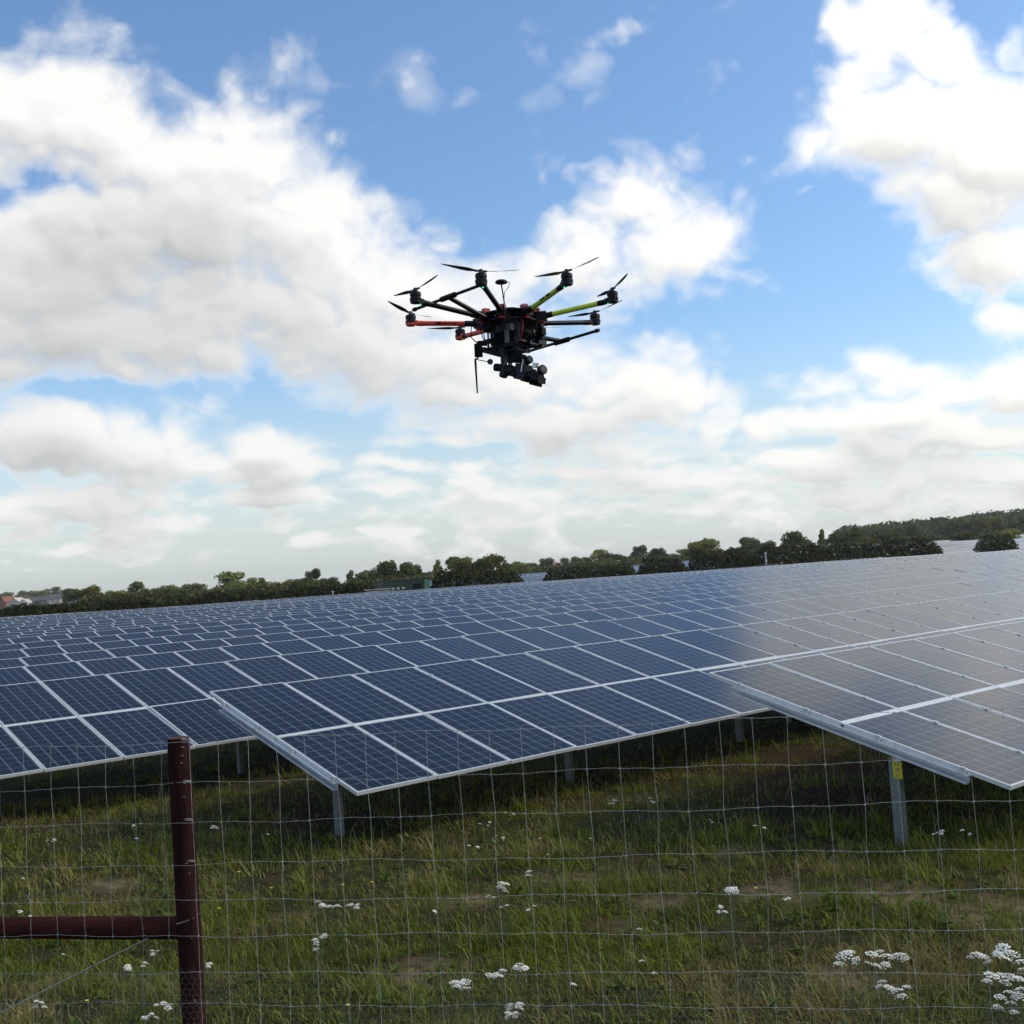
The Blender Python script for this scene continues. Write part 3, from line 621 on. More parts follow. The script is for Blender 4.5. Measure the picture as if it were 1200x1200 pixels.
for k in range(9):
    dz = [0.03, .07, .105, .204, .27, .59, .64, .95, .765][k]; t = .75 - .1 * (k % 3)
    p = pbase + np.array([0, 0, FP[2] - dz]) - FN * (PR * math.cos(t) + .002) + FD * PR * math.sin(t); st.box(p, (.012, .006, .004), (FD, FN, np.array([0, 0, 1])))
so_ = st.build('staple', MT['silver'], po); so_['kind'] = 'stuff'
tw = MB()
for k, dz in enumerate(ROWS[:9]):
    for q_ in range(2):
        cpt = pbase + np.array([0, 0, FP[2] - dz + .006 * q_]); ring_ = [cpt + FD * (PR + .002) * math.cos(t) - FN * (PR + .002) * math.sin(t) + np.array([0, 0, .012 * (t - .3)]) for t in np.linspace(.15 + .1 * q_, .95, 5)]
        tw.path(ring_, .0012, 4)
tw.build('wire_tie', MT['wire'], fence)['kind'] = 'stuff'
mb = MB(); zr = FP[2] - .905; ss = np.linspace(s_post - 3.2, s_post - .035, 22)
mb.path([FP - fo + FD * s + FN * (PR + .006) + np.array([0, 0, zr - FP[2] + .008 * math.sin(s * 1.3)]) for s in ss], [.0545 + .0015 * math.sin(s * 6) for s in ss], 18)
mb.build('brace_rail', MT['railwood'], fence, smooth=True)
mb = MB(); a = pbase + np.array([0, 0, FP[2] - .845]); 
p0 = a + FD * (PR + .001); arc = [a - FN * (PR + .003) * math.sin(t) + FD * (PR + .003) * math.cos(t) - np.array([0, 0, .05 * t / PI]) for t in np.linspace(0, PI * .8, 8)]
e = FP - fo + FD * (s_post - 2.6) - FN * .01; e[2] = .02
mb.path(arc + [arc[-1] + (e - arc[-1]) * t for t in np.linspace(.05, 1, 12)], .0026, 6); mb.build('brace_wire', MT['wire'], fence)

# ------------------------------------------------------------------ drone
DC = np.array([.054, 5.70, 4.076])
drone = empty('octocopter_drone', DC, 'black eight-rotor drone with red and lime arms hovering above the panels', 'drone')
drone.rotation_euler = Vector((0, 0, 1)).rotation_difference(Vector((.0195, .0517, .9985))).to_euler()
A0 = math.atan2(-.9693, -.2399)
def dirk(k, extra=0.0): a = A0 + k * PI / 4 + extra; return np.array([math.cos(a), math.sin(a), 0])
Z = np.array([0, 0, 1.0])
def blade_mesh(name):
    """two-bladed folding propeller, hub at origin, blades along +-x"""
    mb = MB()
    for sgn_ in (1, -1):
        prev = None; vs = []; st_ = [(.022, .010, .35), (.04, .013, .42), (.06, .020, .40), (.09, .023, .30), (.13, .019, .20), (.165, .013, .14), (.186, .006, .1), (.191, .002, .1)]
        for (r, cdr, tw) in st_:
            y0, y1 = -cdr * .45, cdr * .55; z_ = .003 + .20 * max(r - .03, 0) ** 1.3
            for yy, t in ((y0, .0006), (y1, .0006), (y1, -.0006), (y0, -.0006)):
                vs.append((sgn_ * r, sgn_ * yy, z_ + yy * math.tan(tw) + t))
        fs = []
        for i in range(len(st_) - 1):
            for j in range(4): fs.append((i * 4 + j, i * 4 + (j + 1) % 4, i * 4 + 4 + (j + 1) % 4, i * 4 + 4 + j))
        fs += [(3, 2, 1, 0), tuple(range(len(vs) - 4, len(vs)))]
        mb.add(vs, fs)
    mb.box((0, 0, .002), (.06, .014, .006)); mb.lathe((0, 0, 0), [(.010, -.006), (.010, .008), (.006, .011)], n=12)
    me = bpy.data.meshes.new(name); me.from_pydata(mb.v, [], mb.f); me.materials.append(MT['blade']); return me
ME_PROP = blade_mesh('propeller')
def motor_mesh():
    mb = MB(); mb.lathe((0, 0, 0), [(.012, -.034), (.024, -.034), (.026, -.030), (.026, -.012), (.022, -.010), (.022, -.006), (.027, -.004), (.0275, .010), (.024, .015), (.008, .017), (.006, .026)], n=20)
    for t in range(8): 
        a = t * PI / 4; mb.box((.0262 * math.cos(a), .0262 * math.sin(a), -.021), (.004, .004, .018))
    me = bpy.data.meshes.new('motor'); me.from_pydata(mb.v, [], mb.f); me.materials.append(MT['black']); me.polygons.foreach_set('use_smooth', [True] * len(mb.f)); me.set_sharp_from_angle(angle=.6); return me
ME_MOTOR = motor_mesh()
prop_dir = {0: (.178, .07), 7: (.12, -.15), 1: (.15, -.13), 2: (.06, -.18), 3: (.12, -.12), 5: (.17, -.06), 6: (.09, .15), 4: (.16, .1)}
hues = {0: 'carbon', 7: 'carbon', 1: 'green', 2: 'green', 3: 'carbon', 4: 'carbon', 5: 'redarm', 6: 'redarm'}
RM = .5225
for k in range(8):
    d = dirk(k); sd_ = np.cross(Z, d); m = hues[k]
    r0, r1 = d * .150 + Z * -.070, d * .495 + Z * -.030
    ax = (r1 - r0) / np.linalg.norm(r1 - r0); T = lambda t: r0 + (r1 - r0) * t
    arm = MB()
    arm.path([T(0), T(.20)], .0150, 12, 1); arm.path([T(.20), T(.86)], .0128, 12, 0); arm.path([T(.86), T(.93), T(1.0)], [.0135, .0145, .013], 12, 1)
    armo = arm.build('arm', [MT[m], MT['redarm'] if m == 'redarm' and k == 6 else MT['black']], drone, smooth=True)
    if m == 'redarm':
        b2 = MB(); b2.path([T(.10), T(.24)], .0155, 12); b2.build('collar', MT['black'], armo, smooth=True)
    if k in (6, 1):
        tx = MB(); sN = np.cross(ax, sd_); side = -sd_ if (-sd_)[1] < 0 else sd_
        if side[1] > 0: side = -side
        for t0, t1_ in ((.60, .66), (.67, .69)) if k == 6 else ((.45, .5), (.52, .56), (.6, .7)):
            c = T((t0 + t1_) / 2) + side * .0124; tx.box(c, (np.linalg.norm(T(t1_) - T(t0)), .002, .010), (ax, side, sN))
        for q_ in range(6 if k == 6 else 0):
            c = T(.56 - q_ * .035) + side * .0124; tx.box(c, (.008, .002, .006), (ax, side, sN))
        tx.build('print', MT['matt'], armo)
    # clamp at the root with a red lever
    ck = MB(); ck.box(d * .150 + Z * -.068, (.075, .042, .044), (d, sd_, Z)); ck.box(d * .118 + Z * -.078, (.05, .055, .030), (d, sd_, Z)); cko = ck.build('arm_mount', MT['black'], drone)
    rk = MB(); rk.box(d * .138 + Z * -.037, (.034, .028, .022), (d, sd_, Z)); rk.box(d * .165 + Z * -.094, (.024, .030, .012), (d, sd_, Z)); rk.tube(d * .135 + Z * -.06, d * .135 + Z * -.03, .006, n=8); rk.build('lever', MT['redpl'], cko)
    # motor pod
    mp = MB(); mp.box(d * .508 + Z * -.028, (.05, .028, .022), (d, sd_, Z)); mp.lathe(d * RM + Z * -.034, [(.018, -.006), (.026, -.004), (.0265, .006), (.02, .008)], n=16)
    mpo = mp.build('motor_mount', MT['redarm'] if m == 'redarm' else MT['black'], drone)
    ld = MB(); ld.tube(d * .497 + Z * -.040, d * .497 + Z * -.0445, .0045, n=8); ld.build('light', MT['ledg'] if k in (0, 7, 1, 2) else MT['leda'], mpo)
    mo = link('motor', ME_MOTOR, drone, d * RM)
    pd = prop_dir[k]; pr_ = link('propeller', ME_PROP, drone, d * RM + Z * .026); pr_.rotation_euler = (0, 0, math.atan2(pd[1], pd[0]))
# centre frame: two plates with cut-outs, spacers, electronics
def plate(mb, r, z, t, n=16, hole=None):
    o_ = [(r * math.cos(2 * PI * i / n + A0), r * math.sin(2 * PI * i / n + A0)) for i in range(n)]
    if hole is None:
        mb.add([(x, y, z) for x, y in o_] + [(x, y, z + t) for x, y in o_], [tuple(range(n - 1, -1, -1)), tuple(range(n, 2 * n))] + [(i, (i + 1) % n, n + (i + 1) % n, n + i) for i in range(n)])
    else:
        i_ = [(x * hole / r, y * hole / r) for x, y in o_]; vs = [(x, y, z) for x, y in o_] + [(x, y, z) for x, y in i_] + [(x, y, z + t) for x, y in o_] + [(x, y, z + t) for x, y in i_]
        fs = []
        for i in range(n):
            j = (i + 1) % n; fs += [(i, n + i, n + j, j), (2 * n + i, 2 * n + j, 3 * n + j, 3 * n + i), (i, j, 2 * n + j, 2 * n + i), (n + i, 3 * n + i, 3 * n + j, n + j)]
        mb.add(vs, fs)
mb = MB(); plate(mb, .150, -.052, .003, hole=.085)
for k in range(8): d = dirk(k, PI / 8); mb.box(d * .07 + Z * -.0505, (.06, .014, .003), (d, np.cross(Z, d), Z))
plate(mb, .06, -.052, .003); mb.build('top_plate', MT['carbon'], drone)
mb = MB(); plate(mb, .158, -.098, .004); mb.build('lower_plate', MT['carbon'], drone)
mb = MB(); plate(mb, .075, -.049, .026, 12); plate(mb, .05, -.0235, .008, 12); mb.build('centre_hub', MT['matt'], drone)
FW = np.array([.80, -.60, 0]); FS = np.array([.60, .80, 0])           # towards the lens, and across
mb = MB()
for a_, b_ in ((1, 1), (1, -1), (-1, 1), (-1, -1)):
    mb.tube(FW * .095 * a_ + FS * .062 * b_ + Z * -.098, FW * .095 * a_ + FS * .062 * b_ + Z * -.205, .005, n=6)
mb.box(Z * -.207, (.20, .15, .004), (FW, FS, Z)); mb.box(FW * -.11 + Z * -.214, (.05, .22, .012), (FW, FS, Z)); mb.tube(FW * -.13 + FS * .05 + Z * -.215, FW * .16 + FS * .05 + Z * -.215, .006, n=8); mb.tube(FW * -.13 - FS * .05 + Z * -.215, FW * .16 - FS * .05 + Z * -.215, .006, n=8); mb.box(FW * .12 + Z * -.212, (.03, .19, .008), (FW, FS, Z)); mb.build('battery_tray', MT['carbon'], drone)
for s_ in (1, -1):
    mb = MB(); mb.box(FS * .040 * s_ + Z * -.168, (.15, .062, .062), (FW, FS, Z)); mb.box(FS * .040 * s_ + FW * .03 + Z * -.168, (.028, .065, .065), (FW, FS, Z), 1); mb.build('battery', [MT['matt'], MT['batt']], drone)
rnd = random.Random(5); 
for k in range(12):
    a = rnd.uniform(0, 2 * PI); r = rnd.uniform(.10, .165); s_ = (rnd.uniform(.02, .05), rnd.uniform(.015, .035), rnd.uniform(.02, .05))
    mb = MB(); mb.box((r * math.cos(a), r * math.sin(a), rnd.uniform(-.18, -.12)), s_, (FW, FS, Z)); mb.build('electronics_box', MT[['matt', 'black', 'dark', 'batt', 'black', 'matt', 'redpl', 'black'][k % 8]], drone)
for k in range(14):
    a = rnd.uniform(0, 2 * PI); r = rnd.uniform(.12, .155); p0 = np.array([r * math.cos(a), r * math.sin(a), -.08]); b_ = a + rnd.uniform(-.5, .5); p2 = np.array([.12 * math.cos(b_), .12 * math.sin(b_), -.2])
    mid = (p0 + p2) / 2 * 1.18; mid[2] = -.14
    mb = MB(); mb.path([p0 * (1 - t) ** 2 + mid * 2 * t * (1 - t) + p2 * t * t for t in np.linspace(0, 1, 9)], .0028, 6); mb.build('cable', MT['wirered'] if k % 5 == 1 else MT['matt'], drone, smooth=True)
# satellite receiver on its mast, with its looped cable
g0 = np.array([-.02, -.07, -.04]); gt = g0 + np.array([-.015, 0, .14])
mb = MB(); mb.tube(g0, gt, .0035, n=8); mast = mb.build('mast', MT['black'], drone)
mb = MB(); mb.lathe(gt, [(.022, 0), (.030, .003), (.030, .011), (.024, .015)], n=20); mb.build('receiver_puck', MT['black'], mast, smooth=True)
mb = MB(); mb.path([gt + np.array([.028, 0, .008]), gt + np.array([.042, 0, .004]), gt + np.array([.036, 0, -.018]), gt + np.array([.014, 0, -.045]), gt + np.array([.008, 0, -.1]), g0 + np.array([.004, 0, 0])], .0018, 6); mb.build('cable', MT['matt'], mast, smooth=True)
# raised landing gear: a leg and a foot bar each side
def gear(c, half, root_, sleeve):
    c = np.array(c); half = np.array(half); L_ = MB(); r_ = np.array(root_)
    L_.path([r_, r_ + (c - r_) * .35, c], [.015, .0125, .0115], 10); L_.box(r_, (.05, .04, .035), (FW, FS, Z)); 
    lg = L_.build('landing_leg', MT['carbon'], drone, smooth=True)
    B_ = MB(); B_.tube(c - half, c + half, .0075, n=10)
    for s_ in (1, -1): B_.path([c + half * s_ * .96, c + half * s_ * 1.04], [.011, .009], 10)
    B_.path([c - half * .22, c - half * .2, c + half * .2, c + half * .22], [.008, .0135, .0135, .008], 10); B_.build('foot_bar', MT['black'], lg, smooth=True)
pL0, pL1 = at(568, 339, 5.24) - DC, at(486, 366, 5.61) - DC
gear((pL0 + pL1) / 2, (pL0 - pL1) / 2, (-.08, -.08, -.10), 1)
pR1 = at(700.5, 384.5, 5.80) - DC; hf = np.array([.175, -.185, .0]); gear(pR1 - hf, hf, (.09, .08, -.13), 1)
mb = MB(); mb.box(np.array([.14, .12, -.165]), (.07, .05, .03), (FW, FS, Z)); mb.path([(.07, -.02, -.10), (.12, .03, -.13), (.17, .10, -.15)], .004, 6); mb.build('retract_servo', MT['black'], drone)
# video transmitter box with whip antenna and disc antenna
ab = at(562, 413, 5.62) - DC
mb = MB(); mb.box(ab, (.040, .03, .062)); mb.box(ab + np.array([.02, .0, .035]), (.05, .03, .02)); vt = mb.build('transmitter', MT['matt'], drone)
t0_ = at(558.5, 423.5, 5.62) - DC; t1_ = at(561.8, 463.5, 5.62) - DC; mb = MB()
mb.path([ab - Z * .03, t0_ + np.array([.012, 0, .004]), t0_, t0_ + (t1_ - t0_) * .08, t1_], [.003, .004, .0055, .0058, .0036], 8); mb.build('whip_antenna', MT['black'], vt, smooth=True)
dsk = at(576, 426.5, 5.62) - DC; mb = MB(); mb.path([t0_, dsk], .0022, 6); mb.lathe(dsk - np.array([0, .004, 0]), [(.010, -.002), (.0145, 0), (.0145, .004), (.008, .006)], axis=(.1, -1, .1), n=18); mb.build('disc_antenna', MT['dark'], vt, smooth=True)
mb = MB(); mb.path([ab + np.array([0, 0, .03]), ab + np.array([-.035, 0, .07]), ab + np.array([-.03, 0, .12]), ab + np.array([.02, 0, .14])], .003, 6); mb.build('cable', MT['matt'], vt, smooth=True)
# gimbal with the camera slung below
gim = MB(); gA = (FW, FS, Z)
gc = at(600, 411, 5.66) - DC
gim.box(gc + Z * .008, (.17, .11, .006), gA)
for a_, b_ in ((1, 1), (1, -1), (-1, 1), (-1, -1)): gim.lathe(gc + FW * .06 * a_ + FS * .04 * b_ + Z * -.006, [(.006, -.008), (.011, -.004), (.011, .008), (.006, .012)], n=10)
gim.box(gc + Z * -.016, (.15, .095, .005), gA); gim.lathe(gc + Z * -.042, [(.022, -.02), (.026, -.016), (.026, .016), (.02, .02)], n=18)
gim.box(at(592, 424, 5.62) - DC, (.018, .03, .115), gA); gim.box(at(599, 424, 5.70) - DC, (.012, .02, .10), gA)
go = gim.build('gimbal', MT['black'], drone)
def blk(name, px, py, Y, size, m, axes=None, par=go):
    mb_ = MB(); mb_.box(at(px, py, Y) - DC, size, axes or gA); return mb_.build(name, MT[m], par)
tl = math.radians(-14); FT = FW * math.cos(tl) + Z * math.sin(tl); ZT = np.cross(FT, FS) * -1
ZT = ZT if ZT[2] > 0 else -ZT; TA = (FT, FS, ZT)
blk('control_box', 608, 422, 5.58, (.075, .04, .042), 'matt', TA)
mb = MB(); c = at(586, 432.5, 5.64) - DC; mb.lathe(c, [(.012, -.02), (.019, -.018), (.0195, .014), (.016, .02)], axis=FT, n=18); mb.lathe(c - FT * .018, [(.0195, -.002), (.0195, .004)], axis=FT, n=18, m=1); mb.build('roll_motor', [MT['black'], MT['dark']], go, smooth=True)
mb = MB(); mb.lathe(at(598, 436, 5.62) - DC, [(.020, -.04), (.027, -.035), (.027, .02), (.021, .04)], axis=FT, n=18); mb.lathe(at(592, 441, 5.62) - DC, [(.012, -.02), (.017, -.015), (.017, .015), (.012, .02)], axis=FS, n=16); mb.lathe(at(605, 441, 5.60) - DC, [(.010, -.02), (.013, -.018), (.013, .018), (.01, .02)], axis=FS, n=14); mb.build('pitch_motor', MT['black'], go, smooth=True)
cb = MB(); cc = at(615, 438, 5.60) - DC
cb.box(cc, (.055, .075, .075), TA); cb.box(cc + FT * .034 - ZT * .012, (.016, .09, .07), TA); cb.box(cc + ZT * .043, (.03, .03, .014), TA)
camb = cb.build('camera_body', MT['black'], drone)
mb = MB(); mb.lathe(at(625, 443, 5.56) - DC, [(.026, -.035), (.029, -.02), (.027, -.018), (.027, .0), (.030, .002), (.030, .022), (.027, .026)], axis=FT, n=20); mb.lathe(at(632, 446, 5.53) - DC, [(.022, -.03), (.024, -.02), (.024, .012), (.026, .014), (.026, .022)], axis=FT, n=20); mb.build('lens', MT['black'], camb, smooth=True)
mb = MB(); mb.lathe(at(621, 424, 5.56) - DC, [(.012, -.014), (.0195, -.012), (.0195, .012), (.015, .016)], axis=(.55, -.83, .1), n=18); mb.build('tilt_motor', MT['black'], go, smooth=True)
mb = MB(); mb.lathe(at(637, 436, 5.52) - DC, [(.016, -.012), (.024, -.010), (.0245, .010), (.02, .014)], axis=(.55, -.83, .1), n=20); mb.lathe(at(637, 436, 5.52) - DC, [(.015, .0135), (.013, .0152)], axis=(.55, -.83, .1), n=20, m=1); mb.build('focus_wheel', [MT['black'], MT['dark']], camb, smooth=True)
blk('sensor', 629, 430.5, 5.53, (.022, .02, .024), 'silver', TA, camb)
for px, py in ((621, 447), (627, 450), (633, 451.5), (637, 448)): blk('fin', px, py, 5.55, (.010, .05, .030), 'matt', TA, camb)
blk('side_plate', 615.5, 431, 5.56, (.006, .03, .06), 'silver', TA, camb)

# ------------------------------------------------------------------ grass and weeds
def blades(n, xr, yr, hmul=1.0, wmul=1.0, seed=1, dens=None):
    g = np.random.default_rng(seed)
    # two blades in three stand in tufts, the rest singly between
    per = 26; nt_ = n // per; cy = yr[0] + (yr[1] - yr[0]) * g.random(nt_); cx = (g.random(nt_) * 2 - 1) * (cy * .50 + 1.2); rad = .025 + .055 * g.random(nt_)
    tid = np.repeat(np.arange(nt_), per); n = len(tid); loose = g.random(n) < .36
    ox, oy = g.normal(0, 1, n), g.normal(0, 1, n); y = cy[tid] + oy * rad[tid]; x = cx[tid] + ox * rad[tid]
    ly = yr[0] + (yr[1] - yr[0]) * g.random(n); y = np.where(loose, ly, y); x = np.where(loose, (g.random(n) * 2 - 1) * (ly * .50 + 1.2), x)
    tuft_h = np.where(loose, .72, np.exp(g.normal(.02, .42, nt_))[tid]); tuft_f = np.where(loose, 0, g.normal(0, .22, nt_)[tid]); out_a = np.arctan2(oy, ox)
    # gather into tufts
    tx = (fbm(x * 2.3, y * 2.3, 31, 3)); dry = fbm(x * .8 + 9, y * 1.6, 41, 4); lush = fbm(x * .7 + 3, y * 1.1 + 8, 51, 3)
    bare = np.maximum(patch(x, y, SAND), patch(x, y, SOIL) * .75)
    keep = g.random(n) < np.clip(.25 + (tx - .35) * 2.4, .12, 1) * (1 - .78 * np.clip(bare * 1.2, 0, 1))
    x, y, tx, dry, lush, loose, tuft_h, tuft_f, out_a = (q_[keep] for q_ in (x, y, tx, dry, lush, loose, tuft_h, tuft_f, out_a)); n = len(x)
    ang = np.where(loose, g.random(n) * 2 * PI, out_a + g.normal(0, .6, n)); lean = np.abs(g.normal(.8, .48, n)); hgt = (.034 + .078 * g.random(n) ** 1.9) * (.6 + 1.15 * np.clip(lush - .28, 0, 1)) * hmul * (.7 + .6 * tx) * tuft_h
    wd = (.0020 + .0038 * g.random(n) ** 1.5) * wmul
    stalk = g.random(n) < .03; hgt = np.where(stalk, hgt * 2.1 + .06, hgt); wd = np.where(stalk, wd * .5, wd); lean = np.where(stalk, lean * .5, lean)
    z = terr(x, y) + micro(x, y) * np.exp(-((np.hypot(x, y) / 40) ** 2)) - .01
    d = np.stack([np.cos(ang), np.sin(ang), np.zeros(n)], -1); s = np.stack([-np.sin(ang), np.cos(ang), np.zeros(n)], -1)
    ca = g.random(n) * 2 * PI; s = s * np.cos(ca * .25)[:, None] + d * np.sin(ca * .25)[:, None]
    b = np.stack([x, y, z], -1); up = np.array([0, 0, 1.0])
    m = b + up * (hgt * .58)[:, None] + d * (hgt * lean * .35)[:, None]
    t = b + up * (hgt * np.clip(1 - lean * .25, .3, 1))[:, None] + d * (hgt * lean * 1.0)[:, None]
    V = np.stack([b - s * wd[:, None], b + s * wd[:, None], m - s * (wd * .8)[:, None], m + s * (wd * .8)[:, None], t], 1).reshape(-1, 3)
    i = np.arange(n) * 5
    Q = np.stack([i, i + 1, i + 3, i + 2], 1); T = np.stack([i + 2, i + 3, i + 4], 1)
    gA_, gB_, dr, st_ = np.array([.070, .092, .011]), np.array([.235, .262, .034]), np.array([.27, .215, .080]), np.array([.36, .30, .15])
    f = np.clip(g.random(n) ** 1.5 + tuft_f, 0, 1)[:, None]; c = gA_ * (1 - f) + gB_ * f
    k = np.clip((dry - .49) * 3.2 + g.normal(0, .26, n) - tuft_f * .8, 0, 1)[:, None]; c = c * (1 - k) + dr * k * (.6 + .8 * g.random(n))[:, None] + 0
    c = np.where(stalk[:, None], st_ * (.6 + .6 * g.random(n))[:, None], c)
    return V, T, Q, np.repeat(c, 5, 0)
parts_ = [blades(330000, None, (6.3, 10.5), 1.0, 1.0, 1), blades(120000, None, (10.5, 16), 1.15, 1.35, 2), blades(50000, None, (16, 30), 1.3, 2.0, 3), blades(40000, None, (1.0, 6.3), 1.0, 1.1, 4)]
V = np.concatenate([p[0] for p in parts_]); off = np.cumsum([0] + [len(p[0]) for p in parts_[:-1]])
T = np.concatenate([p[1] + o_ for p, o_ in zip(parts_, off)]); Q = np.concatenate([p[2] + o_ for p, o_ in zip(parts_, off)]); C = np.concatenate([p[3] for p in parts_])
g = mesh_np('grass', V, T, Q, MT['grass'], C); tag(g, 'short olive green meadow grass with dry straw between fence and panels', 'grass', kind='stuff')
# taller dead grass standing along the tables' low edges
def tall_grass():
    r = np.random.default_rng(77); cs = []
    spots = [(490, 950, 60), (470, 965, 50), (540, 945, 40), (620, 940, 40), (1120, 950, 60), (1160, 965, 60), (1090, 960, 40), (60, 955, 60), (130, 945, 50), (240, 935, 40), (300, 945, 30), (900, 870, 30), (960, 850, 30), (250, 980, 20), (700, 930, 30), (800, 925, 30), (860, 915, 25), (1180, 1000, 40), (270, 1120, 50), (300, 1140, 50), (340, 1160, 40), (480, 1030, 40), (520, 1100, 40), (760, 1060, 40), (780, 1040, 30)]
    V, Q, C = [], [], []
    for px, py, n in spots:
        c = gp(px, py)
        for _ in range(n):
            b = c + np.array([r.normal(0, .35), r.normal(0, .35), -.02]); hgt = r.uniform(.25, .6); a = r.random() * 2 * PI; ln = r.uniform(.1, .7); d = np.array([math.cos(a), math.sin(a), 0]); s = np.array([-d[1], d[0], 0]); wd = r.uniform(.0012, .0026)
            pts = [b + np.array([0, 0, hgt * t * (1 - .35 * ln * t)]) + d * (hgt * ln * t * t) for t in (0, .35, .7, 1)]
            i = len(V)
            for j, p in enumerate(pts): w_ = wd * (1 - .7 * j / 3); V += [p - s * w_, p + s * w_]
            Q += [(i + 2 * j, i + 2 * j + 1, i + 2 * j + 3, i + 2 * j + 2) for j in range(3)]
            cc_ = np.array([.16, .115, .055]) * r.uniform(.5, 1.25) if r.random() < .65 else np.array([.06, .075, .022]) * r.uniform(.7, 1.3)
            C += [cc_] * 8
    o = mesh_np('tall_grass', np.array(V), None, np.array(Q), MT['grass'], np.array(C)); tag(o, 'tall dry grass stalks in loose tufts near the tables', 'grass', kind='stuff')
tall_grass()
# low broad-leaved weeds
def weed_mesh(seed, n=16, size=.1):
    r = np.random.default_rng(seed); V, Q, C = [], [], []
    for k in range(n):
        a = r.random() * 2 * PI; el_ = r.uniform(.2, 1.2); d = np.array([math.cos(a) * math.cos(el_), math.sin(a) * math.cos(el_), math.sin(el_)]); s = np.array([-math.sin(a), math.cos(a), 0]); l_ = size * r.uniform(.6, 1.4); wd = l_ * .14
        pts = [d * l_ * t - np.array([0, 0, 1]) * l_ * .5 * t * t * math.cos(el_) for t in (0, .35, .7, 1)]; i = len(V)
        for j, p in enumerate(pts): w_ = wd * (.3, 1, .8, .05)[j]; V += [p - s * w_, p + s * w_]
        Q += [(i + 2 * j, i + 2 * j + 1, i + 2 * j + 3, i + 2 * j + 2) for j in range(3)]
        C += [np.array([.075, .115, .022]) * r.uniform(.6, 1.6)] * 8
    return np.array(V), np.array(Q), np.array(C)
def weeds():
    r = np.random.default_rng(5); V, Q, C = [], [], []; nb = 0
    for k in range(420):
        y = r.uniform(6.5, 12.5); x = r.uniform(-.5, .5) * (y * .98 + 1); v, q_, c = weed_mesh(k, r.integers(6, 16), r.uniform(.035, .095)); v = v + np.array([x, y, float(micro(x, y)) + .02]); V.append(v); Q.append(q_ + nb); C.append(c); nb += len(v)
    o = mesh_np('weeds', np.concatenate(V), None, np.concatenate(Q), MT['grass'], np.concatenate(C)); tag(o, 'low leafy green weeds scattered through the meadow grass', 'weeds', kind='stuff')
weeds()

# ------------------------------------------------------------------ yarrow and other flowers
def head_mesh(seed, n, R):
    r = np.random.default_rng(seed); mb = MB()
    for k in range(n):
        a = k * 2.39996; rad = R * math.sqrt((k + .5) / n) * r.uniform(.85, 1.15); c = np.array([rad * math.cos(a), rad * math.sin(a), .35 * R * (1 - (rad / R) ** 2) + r.normal(0, .0015)])
        q_ = r.uniform(.0045, .0075); m6 = 6
        vs = [c + np.array([q_ * math.cos(2 * PI * j / m6 + k), q_ * math.sin(2 * PI * j / m6 + k), 0]) for j in range(m6)] + [c + np.array([0, 0, q_ * .5]), c - np.array([0, 0, q_ * .8])]
        mb.add(vs, [(j, (j + 1) % m6, m6) for j in range(m6)] + [((j + 1) % m6, j, m6 + 1) for j in range(m6)])
    me = bpy.data.meshes.new('flower_head'); me.from_pydata(mb.v, [], mb.f); me.materials.append(MT['petal']); return me
HEADS = [head_mesh(k, 26, .035) for k in range(4)]; HEADS_S = [head_mesh(10 + k, 10, .022) for k in range(3)]
def yarrow(heads, hgt, label, group=None, small=False, cat='wildflower'):
    """heads: list of pixel positions of the white flower heads; the plant stands under their mean"""
    px = np.mean([p[0] for p in heads]); py = np.mean([p[1] for p in heads])
    c = gp(px, py, hgt); root = empty('yarrow_plant', (c[0], c[1], 0), label, cat, group); sm = MB(); lo = np.array([c[0], c[1], 0])
    for (hx, hy, s) in heads:
        if px < 430 and not small: s = s * .74
        hp = at(hx, hy, c[1] + random.uniform(-.06, .06)) - lo
        o = link('flower_head', random.choice(HEADS_S if small else HEADS), root, hp); o.scale = (s, s, s); o.rotation_euler = (random.gauss(.12, .2), random.gauss(0, .2), random.random() * 6)
        b = np.array([random.gauss(0, .04), random.gauss(0, .04), -.03]); mid = b * .5 + hp * .5 + np.array([random.gauss(0, .02), random.gauss(0, .02), 0])
        e = hp - np.array([0, 0, .003]); sm.path([b, mid, e], [.0022, .0018, .0013], 5)
        if not small:
            for k in range(5): 
                a = random.random() * 6.28; q_ = e + np.array([math.cos(a), math.sin(a), 0]) * .022 * s; sm.path([mid + (e - mid) * .6, q_], .0009, 3)
    sm.build('stem', MT['stem'], root)
    V, Q, C = [], [], []; r = random.Random(int(px * 7)); n = 26 if not small else 8
    for k in range(n):
        z0 = r.uniform(0, hgt * .6); a = r.random() * 6.28; l_ = r.uniform(.04, .1); d = np.array([math.cos(a), math.sin(a), .5]); s_ = np.array([-d[1], d[0], 0]) * .006; b = np.array([r.gauss(0, .03), r.gauss(0, .03), z0]); i = len(V)
        V += [b - s_ * .3, b + s_ * .3, b + d * l_ * .6 + s_, b + d * l_ * .6 - s_, b + d * l_ - np.array([0, 0, l_ * .3])]; Q += [(i, i + 1, i + 2, i + 3), (i + 3, i + 2, i + 4, i + 4)]; C += [np.array([.045, .07, .025]) * r.uniform(.7, 1.3)] * 5
    Qa = np.array([q_ for q_ in Q if len(set(q_)) == 4]); Ta = np.array([q_[:3] for q_ in Q if len(set(q_)) < 4])
    lf = mesh_np('leaves', np.array(V), Ta, Qa, MT['grass'], np.array(C), parent=root); lf['kind'] = 'stuff'
    return root
def clump(px, py, n, w_, h_, s=1.0): 
    r = random.Random(int(px * 13 + py)); return [(px + r.uniform(-1, 1) * w_, py + r.uniform(-1, 1) * h_, s * r.uniform(.75, 1.25)) for _ in range(n)]
